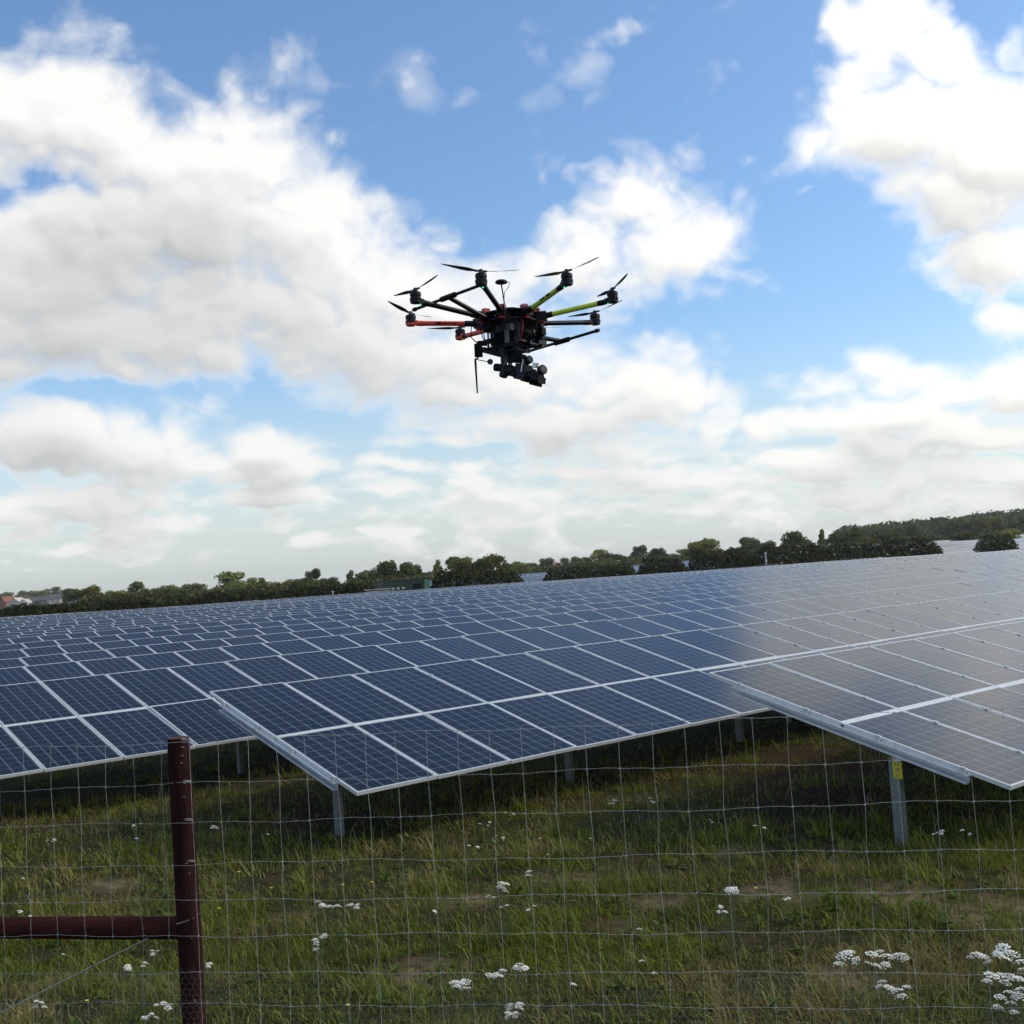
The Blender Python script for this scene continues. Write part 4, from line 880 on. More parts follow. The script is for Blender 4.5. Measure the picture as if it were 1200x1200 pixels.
yarrow([(990, 1120, 1.3), (983, 1130, .9), (1003, 1126, .8), (996, 1116, .8)], .5, 'white yarrow left of a pair of big clusters beside the fence at lower right')
yarrow([(1022, 1119, 1.1), (1030, 1116, .9), (1038, 1121, 1.0), (1016, 1128, .5)], .5, 'white yarrow with broad flat heads in the middle of the lower right clusters')
yarrow([(1048, 1122, 1.0), (1055, 1120, 1.1), (1060, 1124, .8), (1026, 1132, 1.0), (1038, 1131, .8)], .48, 'white yarrow with a lower second tier of heads in the lower right clusters')
yarrow([(1034, 1151, .8), (1042, 1158, .9), (1050, 1162, 1.1), (1056, 1168, .9), (1062, 1157, .7), (1030, 1156, .6)], .42, 'low white yarrow standing alone under the lower right cluster')
yarrow([(1145, 1119, 1.0), (1153, 1122, .9), (1137, 1122, .6), (1157, 1128, .7)], .5, 'small white yarrow left of the bushiest white clump near the right edge')
yarrow([(1176, 1112, 1.2), (1184, 1118, 1.2), (1170, 1120, .9), (1190, 1123, .8), (1178, 1124, 1.0), (1168, 1117, .7)], .52, 'tallest dense white yarrow near the right edge of the meadow')
yarrow([(1162, 1144, 1.2), (1174, 1146, 1.3), (1185, 1145, 1.2), (1194, 1148, 1.0), (1178, 1152, .9), (1157, 1150, .8)], .46, 'broad white yarrow below the tallest one near the right edge')
yarrow([(1172, 1169, .9), (1182, 1163, .8), (1192, 1168, 1.0), (1185, 1176, .8), (1170, 1181, .8), (1196, 1160, .9), (1188, 1186, .7)], .4, 'sprawling white yarrow lowest in the clump at the right edge')
yarrow([(1197, 1128, 1.1), (1200, 1137, .9)], .5, 'white yarrow half cut by the right edge of the view')
yarrow(clump(590, 1040, 5, 8, 7, .9), .42, 'white yarrow with upright heads standing beyond the middle of the fence')
yarrow(clump(581, 1140, 6, 8, 8, .85), .4, 'white yarrow with a tight round cluster low in the middle')
yarrow(clump(541, 1154, 5, 9, 6, .95), .4, 'white yarrow left of the tight round cluster low in the middle')
yarrow(clump(612, 1132, 4, 7, 4, .8), .4, 'white yarrow right of the tight round cluster low in the middle')
yarrow(clump(599, 1186, 8, 10, 9, .6), .35, 'loose white yarrow at the bottom of the view in the middle')
yarrow(clump(618, 1024, 3, 10, 4, .7), .3, 'pale dried yarrow on a sandy patch beyond the fence')
yarrow(clump(376, 1060, 3, 6, 3, .9), .42, 'white yarrow with two flat heads right of the fence post, left one')
yarrow(clump(391, 1062, 3, 6, 3, .9), .42, 'white yarrow with two flat heads right of the fence post, right one')
yarrow(clump(412, 1062, 4, 7, 3, .8), .42, 'white yarrow just right of the two flat headed ones')
yarrow(clump(374, 1106, 6, 6, 9, .8), .38, 'white yarrow with stacked heads below the two flat headed ones')
yarrow(clump(245, 1131, 3, 7, 2, .8), .38, 'white yarrow close to the right side of the brown fence post')
yarrow(clump(148, 1133, 3, 5, 3, .8), .38, 'white yarrow under the brown rail, left of the post')
yarrow(clump(171, 1130, 3, 5, 3, .7), .38, 'white yarrow under the brown rail, nearest the post')
yarrow(clump(185, 1117, 3, 8, 3, .55), .38, 'tiny white yarrow just beneath the brown rail')
yarrow(clump(176, 1192, 5, 9, 5, .7), .35, 'white yarrow at the bottom edge left of the fence post')
yarrow(clump(192, 1178, 4, 9, 4, .7), .36, 'white yarrow just above the one at the bottom edge left of the post')
yarrow(clump(44, 1177, 4, 8, 4, .6), .36, 'small white yarrow at the bottom left near a yellowish weed')
yarrow(clump(857, 1043, 3, 6, 2, .9), .38, 'white yarrow alone above the middle right of the fence')
yarrow(clump(848, 1064, 3, 8, 5, .5), .34, 'thin white yarrow just below the lone one at middle right')
SPOTS = [(60, 983, 4, 'at the left, above the brown rail'), (162, 966, 3, 'just left of the brown post, high up in the shade'), (252, 968, 5, 'just right of the brown post, in the table shade'), (166, 982, 1, 0), (598, 953, 2, 'deepest in the shade of the middle table'), (568, 965, 3, 'in the middle, left of those deepest in the shade'),
         (588, 981, 3, 'in the middle, below those in the table shade'), (556, 993, 2, 'in the middle, on the edge of the shade'), (640, 1000, 1, 0), (716, 940, 5, 'in the biggest spread under the right part of the middle table'), (768, 938, 3, 'right of the biggest spread under the middle table'), (838, 962, 2, 'left of the brown soil under the right table'), (1100, 975, 4, 'right of the sign post, nearer to it'), (1134, 975, 2, 'right of the sign post, farther from it'),
         (575, 1053, 2, 'left below the upright yarrow in the middle'), (587, 1062, 2, 'straight below the upright yarrow in the middle'), (625, 1064, 2, 'right below the upright yarrow in the middle'), (30, 1071, 2, 'sitting just over the brown rail at left'), (75, 1118, 1, 0), (744, 1090, 1, 0), (760, 1138, 1, 0), (670, 1153, 1, 0), (890, 970, 2, 'between the right table post and the soil patch'), (925, 1053, 2, 'beside the sandy patch at right'), (312, 980, 1, 0), (745, 1125, 1, 0), (28, 1030, 1, 0), (510, 1070, 1, 0)]
for x, y, n, wh in SPOTS:
    yarrow(clump(x, y, n, 7, 3, .75), .3, 'tiny white flowers ' + wh if wh else 'single tiny white flower head scattered alone in the grass', 'small white wildflowers scattered in the grass', small=True)
def dandelion(px, py, wh):
    c = gp(px, py, .2); root = empty('yellow_flower', (c[0], c[1], 0), 'tiny yellow flower ' + wh, 'wildflower', 'tiny yellow flowers in the grass')
    mb = MB(); mb.path([(0, 0, -.03), (.01, 0, .1), (0, 0, .2)], .0015, 4); mb.build('stem', MT['stem'], root)
    mb = MB()
    for k in range(12):
        a = k * PI / 6; s = np.array([-math.sin(a), math.cos(a), 0]) * .004; d = np.array([math.cos(a), math.sin(a), .35]) * .016; b_ = np.array([0, 0, .2]); mb.add([b_, b_ + d * .6 - s, b_ + d, b_ + d * .6 + s], [(0, 1, 2, 3)])
    mb.build('petals', MT['yellowp'], root)
for x, y, wh in ((280, 1022, 'right of the brown post, the upper one'), (257, 1065, 'right of the brown post, beside the brace wire end'), (436, 1034, 'over the two flat headed white yarrows, right one'), (402, 1037, 'over the two flat headed white yarrows, left one'), (886, 1041, 'right of the lone white yarrow'), (632, 983, 'below the middle table, left of a pair'), (692, 983, 'below the middle table, right of a pair'), (408, 1178, 'at the bottom of the view, right of the post'), (102, 1173, 'at the bottom left under the brown rail'), (318, 1041, 'halfway between the brown post and the flat yarrows'), (24, 975, 'at the left edge above the brown rail')): dandelion(x, y, wh)

# ------------------------------------------------------------------ hedges, trees, houses beyond the tables
def leaf_cloud(P, Nrm, size, cols, seed, jit=.9):
    """leaf clumps: a bent quad at each point"""
    r = np.random.default_rng(seed); n = len(P)
    d = Nrm + r.normal(0, jit, (n, 3)); d /= np.linalg.norm(d, axis=1)[:, None]
    a = np.cross(d, r.normal(0, 1, (n, 3))); a /= np.linalg.norm(a, axis=1)[:, None]; b = np.cross(d, a)
    s = (size * r.uniform(.5, 1.35, n))[:, None]
    V = np.stack([P - a * s * .5, P - b * s * .38 + d * s * .1, P + a * s * .55, P + b * s * .38 - d * s * .12], 1).reshape(-1, 3); i = np.arange(n) * 4
    return V, np.stack([i, i + 1, i + 2, i + 3], 1), np.repeat(cols, 4, 0)
def crown(seed, shape='round', n=2600, leaf=.055):
    """unit crown: height 1 above z=0, radius about .5"""
    r = np.random.default_rng(seed); lobes = []
    if shape == 'round': k = 20
    elif shape == 'tall': k = 18
    elif shape == 'pine': k = 16
    elif shape == 'bush': k = 22
    else: k = 26
    for q_ in range(k):
        t = r.random(); a = r.random() * 2 * PI
        if shape == 'round': z = .22 + .66 * t; R = .40 * math.sqrt(max(0, 1 - ((z - .5) / .52) ** 2)); s = r.uniform(.13, .22)
        elif shape == 'tall': z = .15 + .78 * t; R = .22 * (1.15 - z) ** .6; s = r.uniform(.09, .16)
        elif shape == 'pine': z = .66 + .26 * t; R = .40 * math.sqrt(max(.02, 1 - ((z - .74) / .22) ** 2)); s = r.uniform(.10, .16)
        elif shape == 'bush': z = .10 + .62 * t; R = .46 * (1 - z * .55); s = r.uniform(.13, .23)
        else: z = .12 + .75 * t; R = .46 * math.sqrt(max(0, 1 - ((z - .35) / .68) ** 2)); s = r.uniform(.11, .2)
        R *= r.uniform(.35, 1.0); lobes.append((R * math.cos(a), R * math.sin(a), z, s, r.uniform(.72, 1.3)))
    P, N_, C = [], [], []
    base = np.array([.112, .122, .036])
    for (x, y, z, s, br) in lobes:
        m = int(n * s * s / sum(l_[3] ** 2 for l_ in lobes)); d = r.normal(0, 1, (m, 3)); d /= np.linalg.norm(d, axis=1)[:, None]
        rad = s * (.45 + .62 * r.random(m) ** .7); P.append(np.array([x, y, z]) + d * rad[:, None] * np.array([1.1, 1.1, .85])); N_.append(d)
        c = base * br * np.array([1 + r.normal(0, .10), 1, 1]); C.append(np.clip(c * (1 + r.normal(0, .22, (m, 1))), .015, .26))
    V, Q, Cc = leaf_cloud(np.concatenate(P), np.concatenate(N_), leaf, np.concatenate(C), seed + 500, .6)
    return V, Q, Cc, lobes
CROWNS = {}
def crown_mesh(shape, var):
    if (shape, var) not in CROWNS:
        V, Q, C, lobes = crown(hash(shape) % 97 * 0 + {'round': 100, 'tall': 200, 'pine': 300, 'bush': 400, 'broad': 600}[shape] + var, shape, {'round': 4200, 'tall': 3000, 'pine': 2000, 'bush': 4200, 'broad': 4600}[shape], {'round': .066, 'tall': .060, 'pine': .055, 'bush': .066, 'broad': .064}[shape])
        o = mesh_np('crown', V, None, Q, MT['leaf'], C); me = o.data; bpy.data.objects.remove(o)
        t = MB(); t.path([(0, 0, -.08), (.01, 0, .15), (0, .01, .45), (.01, 0, .8)], [.030, .024, .016, .005], 7)
        for (x, y, z, s, b_) in lobes[::3]: t.path([(0, 0, max(.12, z - .3)), (x * .5, y * .5, z - .12), (x, y, z)], [.012, .009, .004], 5)
        to = t.build('trunk', MT['bark']); tm = to.data; bpy.data.objects.remove(to); CROWNS[(shape, var)] = (me, tm)
    return CROWNS[(shape, var)]
TN = [0]
def tree(px, py_top, Y, width_px, shape, label, group=None, name='broadleaf_tree', tone=None, sink=0.0):
    """a tree whose top shows at (px, py_top), standing Y metres off"""
    top = at(px, py_top, Y); z0 = float(terr(top[0], top[1])) - sink; H = top[2] - z0; Wd = width_px / FPX * Y
    me, tm = crown_mesh(shape, TN[0] % 3); TN[0] += 1
    root = empty(name, (top[0], top[1], z0), label, 'tree', group)
    for nm, m in (('crown', me), ('trunk', tm)):
        o = link(nm, m, root); o.scale = (Wd, Wd, H); 
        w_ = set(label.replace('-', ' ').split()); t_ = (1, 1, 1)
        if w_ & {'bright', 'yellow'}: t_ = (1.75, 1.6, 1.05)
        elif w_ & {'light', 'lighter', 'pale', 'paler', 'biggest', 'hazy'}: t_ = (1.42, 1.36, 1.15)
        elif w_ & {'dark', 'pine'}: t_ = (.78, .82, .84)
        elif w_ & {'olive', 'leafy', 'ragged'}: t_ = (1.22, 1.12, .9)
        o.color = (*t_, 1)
    root.rotation_euler = (0, 0, (TN[0] * 1.7) % 6.28)
    return root
# (px, top py, distance, width px, shape, label)
TREES = [
 (86, 690, 330, 26, 'round', 'dark rounded tree at the left end of the tree belt'),
 (108, 686, 240, 30, 'broad', 'bright yellow-green tree right of the dark rounded one at left'),
 (135, 691, 300, 36, 'broad', 'low pale tree between the yellow-green one and the twin bushy trees'),
 (166, 680, 210, 40, 'broad', 'left one of two bushy light green trees behind the left hedge'),
 (197, 686, 210, 36, 'round', 'right one of two bushy light green trees behind the left hedge'),
 (225, 683, 380, 34, 'broad', 'far olive tree in the gap left of the biggest crown'),
 (278, 668, 200, 62, 'broad', 'biggest spreading tree rising over the left hedge'),
 (308, 678, 210, 28, 'tall', 'narrow tree tight on the right of the biggest spreading tree'),
 (330, 679, 230, 36, 'broad', 'even light green tree left of the small umbrella-shaped pine'),
 (352, 678, 240, 30, 'round', 'small round tree directly left of the umbrella-shaped pine'),
 (366, 664, 220, 20, 'pine', 'slender umbrella-shaped pine standing over the hedge'),
 (385, 676, 240, 40, 'broad', 'broad low tree right of the umbrella-shaped pine'),
 (409, 665, 250, 22, 'tall', 'thin spiky tree left of the dark dome behind the green cabin'),
 (424, 669, 240, 34, 'broad', 'mid green tree between spiky tree and dark dome'),
 (448, 657, 200, 46, 'round', 'dark dome-shaped tree above the green cabin'),
 (480, 660, 210, 34, 'round', 'dark low tree right of the dome above the cabin'),
 (512, 657, 240, 24, 'tall', 'light narrow tree with a pointed top past the cabin'),
 (497, 668, 240, 30, 'broad', 'low tree filling in under the pointed one past the cabin'),
 (541, 653, 215, 42, 'round', 'round crowned tree with a pale top behind the middle hedge'),
 (578, 650, 200, 56, 'broad', 'wide spreading tree behind the right half of the middle hedge'),
 (606, 657, 260, 30, 'broad', 'light green tree at the right flank of the wide spreading one'),
 (622, 660, 420, 22, 'round', 'small far tree left of the orange roof'),
 (640, 654, 440, 22, 'round', 'small far tree just above the orange roof'),
 (668, 652, 420, 26, 'broad', 'small far tree right of the orange roof'),
 (690, 652, 380, 34, 'broad', 'low olive tree in the far belt over the gap in the hedge'),
 (716, 648, 360, 34, 'broad', 'olive tree above the left part of the long right hedge'),
 (704, 643, 430, 28, 'round', 'paler tree rising behind the olive one over the right hedge'),
 (748, 640, 400, 22, 'round', 'small dark round treetop standing clear of the far belt'),
 (735, 652, 330, 40, 'broad', 'wide tree under the small dark round treetop'),
 (768, 642, 380, 30, 'round', 'rounded tree right of the small dark round treetop'),
 (795, 643, 370, 32, 'broad', 'lighter flat-topped tree left of the leafy tall one'),
 (820, 632, 260, 48, 'broad', 'leafy tall tree with a ragged top over the right hedge'),
 (850, 641, 280, 40, 'broad', 'low bushy tree right of the ragged topped one'),
 (879, 630, 330, 30, 'round', 'smooth dome tree in the right half of the belt'),
 (900, 634, 320, 28, 'broad', 'low tree right of the smooth dome'),
 (928, 622, 260, 36, 'round', 'taller dark tree with a blocky crown in the right belt'),
 (950, 632, 280, 30, 'broad', 'tree sloping down right of the blocky crowned one'),
 (962, 621, 300, 20, 'tall', 'thin tree with a tuft on top left of the ragged ridge'),
 (985, 622, 280, 44, 'broad', 'spreading dark tree next to the tufted thin one'),
 (1010, 617, 270, 40, 'broad', 'ragged tree with a pointed tuft before the wooded hill'),
 (1035, 622, 290, 36, 'round', 'last rounded tree before the wooded hill starts'),
 (1140, 606, 420, 40, 'broad', 'dark tree on the shoulder of the wooded hill'),
 (1120, 607, 430, 28, 'round', 'round treetop breaking the hill line left of the bush'),
 (1068, 613, 430, 18, 'round', 'small round treetop on the rising hill line'),
 (1165, 604, 430, 30, 'broad', 'high ragged tree on the hill over the lone bush'),
 (1192, 603, 420, 38, 'broad', 'dark spreading tree on the hill at the right edge'),
 (1175, 620, 240, 40, 'broad', 'lighter green tree just behind the lone bush'),
 (1085, 625, 250, 40, 'broad', 'mid green bushy tree at the end of the long right hedge'),
 (1050, 628, 250, 44, 'broad', 'low bushy tree behind the end part of the right hedge'),
 (960, 640, 230, 50, 'broad', 'low broad tree filling behind the middle of the right hedge'),
 (900, 644, 230, 50, 'broad', 'low broad tree behind the left of the long right hedge'),
 (1005, 634, 230, 44, 'broad', 'low green tree under the ragged tuft'),
 (1130, 624, 250, 46, 'broad', 'low green tree between hedge end and lone bush'),
]
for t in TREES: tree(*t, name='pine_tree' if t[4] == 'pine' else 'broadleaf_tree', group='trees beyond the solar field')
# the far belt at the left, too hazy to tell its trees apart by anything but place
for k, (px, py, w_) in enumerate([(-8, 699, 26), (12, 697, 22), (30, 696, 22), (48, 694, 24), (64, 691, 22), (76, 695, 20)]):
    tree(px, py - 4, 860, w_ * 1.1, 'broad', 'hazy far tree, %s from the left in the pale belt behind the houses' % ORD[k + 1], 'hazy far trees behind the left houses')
# undergrowth that closes the belt low down
def thicket(name, pts, hgt, dep, n, leaf, label, cat, tone, seed, kind=None, flowers=0, group=None, ragged=.25):
    """hedge along a ground line: leaf clumps through a rounded box, with a few woody stems"""
    r = np.random.default_rng(seed); pts = np.array(pts, float); seg = np.linalg.norm(np.diff(pts, axis=0), axis=1); cum = np.concatenate([[0], np.cumsum(seg)])
    s = r.random(n) * cum[-1]; x = np.interp(s, cum, pts[:, 0]); y = np.interp(s, cum, pts[:, 1]); d = np.diff(pts, axis=0)[0] / seg[0]; nn = np.array([-d[1], d[0]])
    hl = hgt * (1 - ragged + 2 * ragged * fbm(s * .55, s * 0 + seed, seed, 3)) * np.clip(np.minimum(s, cum[-1] - s) / (hgt * .5) + .35, 0, 1) ** .5
    a = r.random(n) * PI; rad = .55 + .5 * r.random(n) ** .5
    off = np.cos(a) * rad * dep / 2; zz = np.minimum(np.sin(a) ** .45 * rad, 1.08) * hl; zz = np.where(r.random(n) < .5, zz * r.random(n) ** .5, zz)
    X = x + nn[0] * off + r.normal(0, .08, n); Yy = y + nn[1] * off + r.normal(0, .08, n); z = terr(X, Yy) + zz
    P = np.stack([X, Yy, z], -1); N_ = np.stack([nn[0] * np.cos(a), nn[1] * np.cos(a), np.sin(a) + .2], -1)
    c = np.array(tone) * (.7 + .6 * fbm(s * .9, zz * 1.5, seed + 3, 2))[:, None] * (1 + r.normal(0, .2, (n, 1)))
    V, Q, C = leaf_cloud(P, N_, leaf, np.clip(c, .008, .2), seed)
    c0 = pts[0]; root = empty(name, (c0[0], c0[1], float(terr(c0[0], c0[1]))), label, cat, group); V = V - np.array([c0[0], c0[1], float(terr(c0[0], c0[1]))])
    f = mesh_np('foliage', V, None, Q, MT['leaf'], C, parent=root)
    st = MB(); k = 0.0
    while k < cum[-1]:
        px_, py_ = np.interp(k, cum, pts[:, 0]), np.interp(k, cum, pts[:, 1]); z_ = float(terr(px_, py_)); b = np.array([px_ - c0[0], py_ - c0[1], z_ - float(terr(c0[0], c0[1]))])
        st.path([b - np.array([0, 0, .2]), b + np.array([r.normal(0, .1), r.normal(0, .1), hgt * .7])], [.04, .015], 5); k += 1.3
    st.build('stem', MT['bark'], root)['kind'] = 'stuff'
    if kind: root['kind'] = kind
    return root
def hp(px): 
    """point on the hedge line under image column px"""
    lo, hi = 0.0, 1.0
    for it in range(60):
        m = (lo + hi) / 2; p = HA + (HB - HA) * (m * 1.6 - .3); x, y, d = proj((p[0], p[1], 1.5))
        if x < px: lo = m
        else: hi = m
    return HA + (HB - HA) * (lo * 1.6 - .3)
DK = (.052, .058, .020)
def hedge(a, b, hgt, label, seed, **k):
    p, q_ = hp(a), hp(b); L_ = np.linalg.norm(q_ - p); thicket('hedge', [p, (p + q_) / 2, q_], hgt, 1.7, int(L_ * 520), .30, label, 'hedge', DK, seed, group='hedges along the far end of the tables', **k)
hedge(-140, 440, 2.35, 'long dark hedge along the far end of the tables at left', 1)
hedge(507, 612, 3.0, 'short dark hedge in the middle, right of the green cabin', 2)
hedge(637, 746, 2.55, 'dark hedge right of the gap with blue panels showing', 3)
hedge(748, 806, 3.0, 'short dark hedge joining the two middle hedges on the right', 4)
hedge(809, 1102, 3.5, 'longest dark hedge, at right, flecked with pale blossom', 5)
hedge(1144, 1190, 2.9, 'lone dark bush on the bright panels at far right', 6)
# scrub under the trees (one mass)
sc = [at(px, 700, 190)[:2] for px in (92, 200, 300, 470, 600)]; sc2 = [at(px, 660, 235)[:2] for px in (600, 800, 1000, 1300)]
thicket('undergrowth', sc, 3.0, 5, 19000, .6, 'dark scrub under the trees behind the left hedge', 'scrub', (.098, .102, .032), 21, kind='stuff')
thicket('undergrowth', [p * 1.25 for p in sc2], 3.3, 6, 21000, .7, 'dark scrub under the trees behind the right hedge', 'scrub', (.090, .096, .030), 22, kind='stuff')
# wooded hill at the right: one far wood
def wood():
    r = np.random.default_rng(9); P, N_, C = [], [], []
    for k in range(520):
        px = r.uniform(985, 1330); Y = r.uniform(470, 690); p = at(px, 640, Y); z = float(terr(p[0], p[1])); R = r.uniform(3.5, 6.5); m = 150; d = r.normal(0, 1, (m, 3)); d[:, 2] = np.abs(d[:, 2]); d /= np.linalg.norm(d, axis=1)[:, None]
        P.append(np.array([p[0], p[1], z + r.uniform(1.0, 5)]) + d * R * r.uniform(.7, 1.05, (m, 1)) * np.array([1, 1, .9])); N_.append(d); C.append(np.array([.075, .088, .034]) * r.uniform(.65, 1.3) * (1 + r.normal(0, .18, (m, 1))))
    V, Q, Cc = leaf_cloud(np.concatenate(P), np.concatenate(N_), 1.5, np.clip(np.concatenate(C), .01, .2), 91); o = mesh_np('woods', V, None, Q, MT['leaf'], Cc); tag(o, 'dense wood covering the low hill at the right', 'wood', kind='stuff')
wood()
# tables of the next fields, seen over and between the hedges
def far_row(a, b, label, zoff=0.0):
    a = np.array(a, float); b = np.array(b, float); L_ = np.linalg.norm(b - a); d = (b - a) / L_; nn = np.array([-d[1], d[0]]); n = int(L_ / 3.04); z0 = float(terr(a[0], a[1]))
    root = empty('solar_table', (a[0], a[1], z0), label, 'solar panels', 'solar tables in the fields behind the hedges'); mb = MB(); fr = MB()
    # one quad per panel pair, three panels wide, following the ground
    V = []; mats_ = []
    for i in range(int(L_ / PITCHW)):
        c = a + d * PITCHW * i; z = float(terr(c[0] + d[0] * .5, c[1] + d[1] * .5)) + zoff + .75
        up = np.array([nn[0] * math.cos(TAU), nn[1] * math.cos(TAU), math.sin(TAU)]); rd = np.array([d[0], d[1], 0]); nr = np.cross(rd, up)
        for j in (0, 1):
            p = np.array([c[0], c[1], z]) + up * j * (PL + GAPV) - np.array([a[0], a[1], z0])
            mats_.append(Matrix(((rd[0], up[0], nr[0], p[0]), (rd[1], up[1], nr[1], p[1]), (rd[2], up[2], nr[2], p[2]), (0, 0, 0, 1))))
    joined_panels('panel', mats_, [random.random() * 50 for _ in mats_], root)
    pm = MB()
    for i in range(0, int(L_), 4):
        c = a + d * i + nn * 1.1; z = float(terr(c[0], c[1])); pm.box((c[0] - a[0], c[1] - a[1], z - z0 + .45 + zoff / 2), (.08, .08, 1.3 + zoff))
    pm.build('post', MT['galv'], root)['kind'] = 'stuff'
rd2 = RD[:2]; nd2 = ND[:2]
def far_span(c, p0, p1):
    ts = [t for t in np.arange(-120, 160, 1.0) if p0 < proj((c[0] + rd2[0] * t, c[1] + rd2[1] * t, 2.0))[0] < p1 and beyond(c + rd2 * t) > 2.5]
    return (c + rd2 * min(ts), c + rd2 * max(ts)) if len(ts) > 6 else None
for k in range(7):
    q_ = far_span(hp(620) + nd2 * (5 + k * 8), 498, 850)
    if q_: far_row(*q_, 'blue panel row in the next field, %s behind the gap between the middle hedges' % ORD[k + 1], .12 + .1 * k)
for k in range(7):
    q_ = far_span(hp(1120) + nd2 * (4 + k * 7.5), 905, 1290)
    if q_: far_row(*q_, 'bright panel row in the next field, %s behind the lone bush' % ORD[k + 1], .25 + .16 * k)

# green cabin behind the last tables
def cabin():
    a = hp(446); b = hp(500); d = (b - a); L_ = np.linalg.norm(d); d = d / L_; nn = np.array([-d[1], d[0]]); c = (a + b) / 2; z = float(terr(*c))
    root = empty('site_cabin', (c[0], c[1], z), 'dark green metal site cabin with a lighter green end panel', 'cabin'); A = (np.array([*d, 0]), np.array([*nn, 0]), Z); X, Yv = A[0], A[1]; H = 2.55
    mb = MB(); mb.box(Z * (H / 2), (L_, 2.4, H), A); 
    for k in range(int(L_ / .3)): mb.box(X * (-L_ / 2 + .15 + .3 * k) - Yv * 1.215 + Z * (H / 2), (.14, .03, H - .3), A)
    mb.build('body', MT['cabin'], root)
    mb = MB(); mb.box(Z * (H + .06), (L_ + .15, 2.6, .12), A); mb.build('roof', MT['cabin'], root)
    mb = MB(); mb.box(X * (L_ / 2 - .35) - Yv * 1.26 + Z * (H / 2), (.5, .06, H - .15), A); mb.build('end_panel', MT['cabin2'], root)
    mb = MB(); mb.box(X * (L_ / 2 - 1.35) - Yv * 1.25 + Z * 1.1, (.85, .05, 2.0), A); dr = mb.build('door', MT['matt'], root); mb = MB(); mb.box(X * (L_ / 2 - 1.05) - Yv * 1.3 + Z * 1.05, (.04, .06, .16), A); mb.build('handle', MT['silver'], dr)
    for k in range(3):
        mb = MB(); mb.box(X * (-L_ / 2 + 1.0 + .55 * k) - Yv * 1.25 + Z * 1.75, (.3, .05, .18), A); mb.build('vent', MT['silver'], root)
cabin()
def plank_stack(px, label):
    p = hp(px) - ND[:2] * 1.6; z = float(terr(*p)); root = empty('timber_stack', (p[0], p[1], z), label, 'timber')
    for k in range(5):
        mb = MB(); mb.box((0, 0, .9 + .22 * k), (2.6 - .3 * (k % 2), .4, .1)); mb.build('plank', MT['cream'], root)
    for s_ in (-1, 1): mb = MB(); mb.box((s_ * .9, 0, .43), (.15, .4, .9)); mb.build('bearer', MT['bark'], root)
plank_stack(432, 'pale stacked planks on bearers left of the green cabin')
# houses in the far trees
def house(px, py, Y, w_, d_, h_, rh, wall, roof, label, rot=0.2):
    p = at(px, py, Y); z = float(terr(p[0], p[1])); root = empty('house', (p[0], p[1], z), label, 'house'); root.rotation_euler = (0, 0, rot)
    mb = MB(); mb.box((0, 0, h_ / 2), (w_, d_, h_)); mb.add([(-w_ / 2, -d_ / 2, h_), (-w_ / 2, d_ / 2, h_), (-w_ / 2, 0, h_ + rh)], [(0, 2, 1)]); mb.add([(w_ / 2, -d_ / 2, h_), (w_ / 2, d_ / 2, h_), (w_ / 2, 0, h_ + rh)], [(0, 1, 2)]); mb.build('wall', MT[wall], root)
    mb = MB(); e = .4; t = .18
    for s_ in (-1, 1):
        a = np.array([-w_ / 2 - e, s_ * (d_ / 2 + e), h_ - e * rh / (d_ / 2)]); b = np.array([w_ / 2 + e, s_ * (d_ / 2 + e), a[2]]); c = np.array([w_ / 2 + e, 0, h_ + rh]); dd = np.array([-w_ / 2 - e, 0, h_ + rh]); u = np.array([0, 0, t])
        mb.add([a, b, c, dd, a + u, b + u, c + u, dd + u], [(0, 1, 2, 3), (4, 5, 6, 7), (0, 1, 5, 4), (0, 3, 7, 4), (1, 2, 6, 5)])
    rf = mb.build('roof', MT[roof], root); mb = MB(); mb.box((w_ * .3, 0, h_ + rh + .4), (.8, .6, 1.6)); mb.build('chimney', MT['brickwall'], rf)
    for k in range(3):
        for zz in ([h_ * .5] if h_ < 4 else [1.4, h_ - 1.2]):
            x = -w_ * .32 + w_ * .32 * k; mb = MB(); mb.box((x, -d_ / 2 - .03, zz), (1.2, .08, 1.3)); f = mb.build('window', MT['wpaint'], root); mb = MB(); mb.box((x, -d_ / 2 - .075, zz), (.95, .03, 1.05)); mb.build('pane', MT['pane'], f)
house(10, 706, 720, 9, 8, 3.4, 3.4, 'brickwall', 'rooftile', 'orange brick house at the far left edge behind the hedge', 1.0)
house(21, 708, 700, 8, 7, 2.9, 2.6, 'cream', 'cream', 'pale cream gabled house right of the orange one', 1.4)
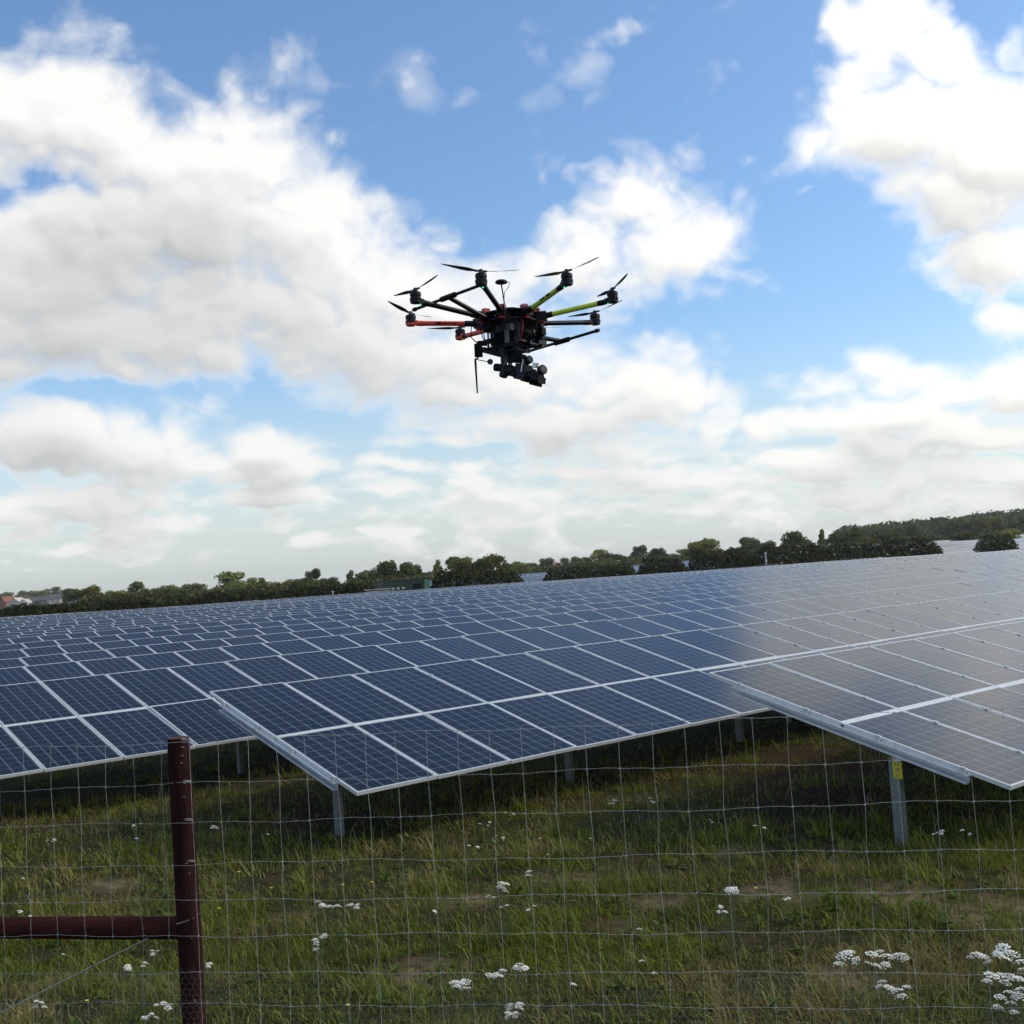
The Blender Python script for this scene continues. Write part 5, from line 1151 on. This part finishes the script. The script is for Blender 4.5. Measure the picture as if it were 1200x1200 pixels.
house(30, 709, 690, 5, 5, 2.7, 1.6, 'wpaint', 'cream', 'small white gabled house right of the pale cream one', 1.4)
house(42, 706, 740, 15, 8, 3.0, 2.2, 'roofgrey', 'roofgrey', 'long grey roofed house behind the left hedge', .2)
house(63, 702, 760, 9, 7, 3.4, 2.8, 'cream', 'roofgrey', 'cream house half hidden by far trees right of the grey roof', .3)
house(650, 664, 900, 8, 7, 3.6, 2.6, 'brickwall', 'rooftile', 'orange roofed brick house among the far trees over the hedge gap', .6)
# a slim white mast and a small pole by the right hedge
def mast(px, hgt, label, r_, cross):
    p = hp(px) - ND[:2] * 1.5; z = float(terr(*p)); root = empty('camera_mast', (p[0], p[1], z), label, 'mast')
    mb = MB(); mb.tube((0, 0, -.2), (0, 0, hgt), r_, n=8); mb.build('pole', MT['wpaint'], root)
    mb = MB(); mb.box((0, 0, hgt - .05), (.05 + r_ * 3.4, .2, .05 + r_ * 2)); mb.build('camera_head', MT['wpaint'], root)
    mb = MB(); mb.box((0, -.1, hgt - .95), (.06 + r_ * 2.6, .15, .26)); mb.build('junction_box', MT['wpaint'], root)
mast(886, 3.0, 'slim white camera mast in front of the long right hedge', .05, 1)
mast(1192, 5.2, 'white pole at the far right edge behind the bright panels', .09, 1)
mast(381, 1.9, 'small pale post in front of the left hedge', .035, 0)
# ------------------------------------------------------------------ thin haze over the land
hb = MB(); hb.box((0, 1200, 21), (6800, 4600, 54)); hm = bpy.data.materials.new('thin_haze'); hm.use_nodes = True; hn = hm.node_tree.nodes; hn.clear()
vol = hn.new('ShaderNodeVolumePrincipled'); vol.inputs['Color'].default_value = (1, .985, .95, 1); vol.inputs['Density'].default_value = .00014; vol.inputs['Anisotropy'].default_value = .35
ho_ = hn.new('ShaderNodeOutputMaterial'); hm.node_tree.links.new(vol.outputs[0], ho_.inputs['Volume'])
tag(hb.build('haze', hm), 'thin pale haze lying over the fields', 'haze', kind='stuff')
print('objects', len(bpy.data.objects), 'tris', sum(len(m.polygons) for m in bpy.data.meshes))
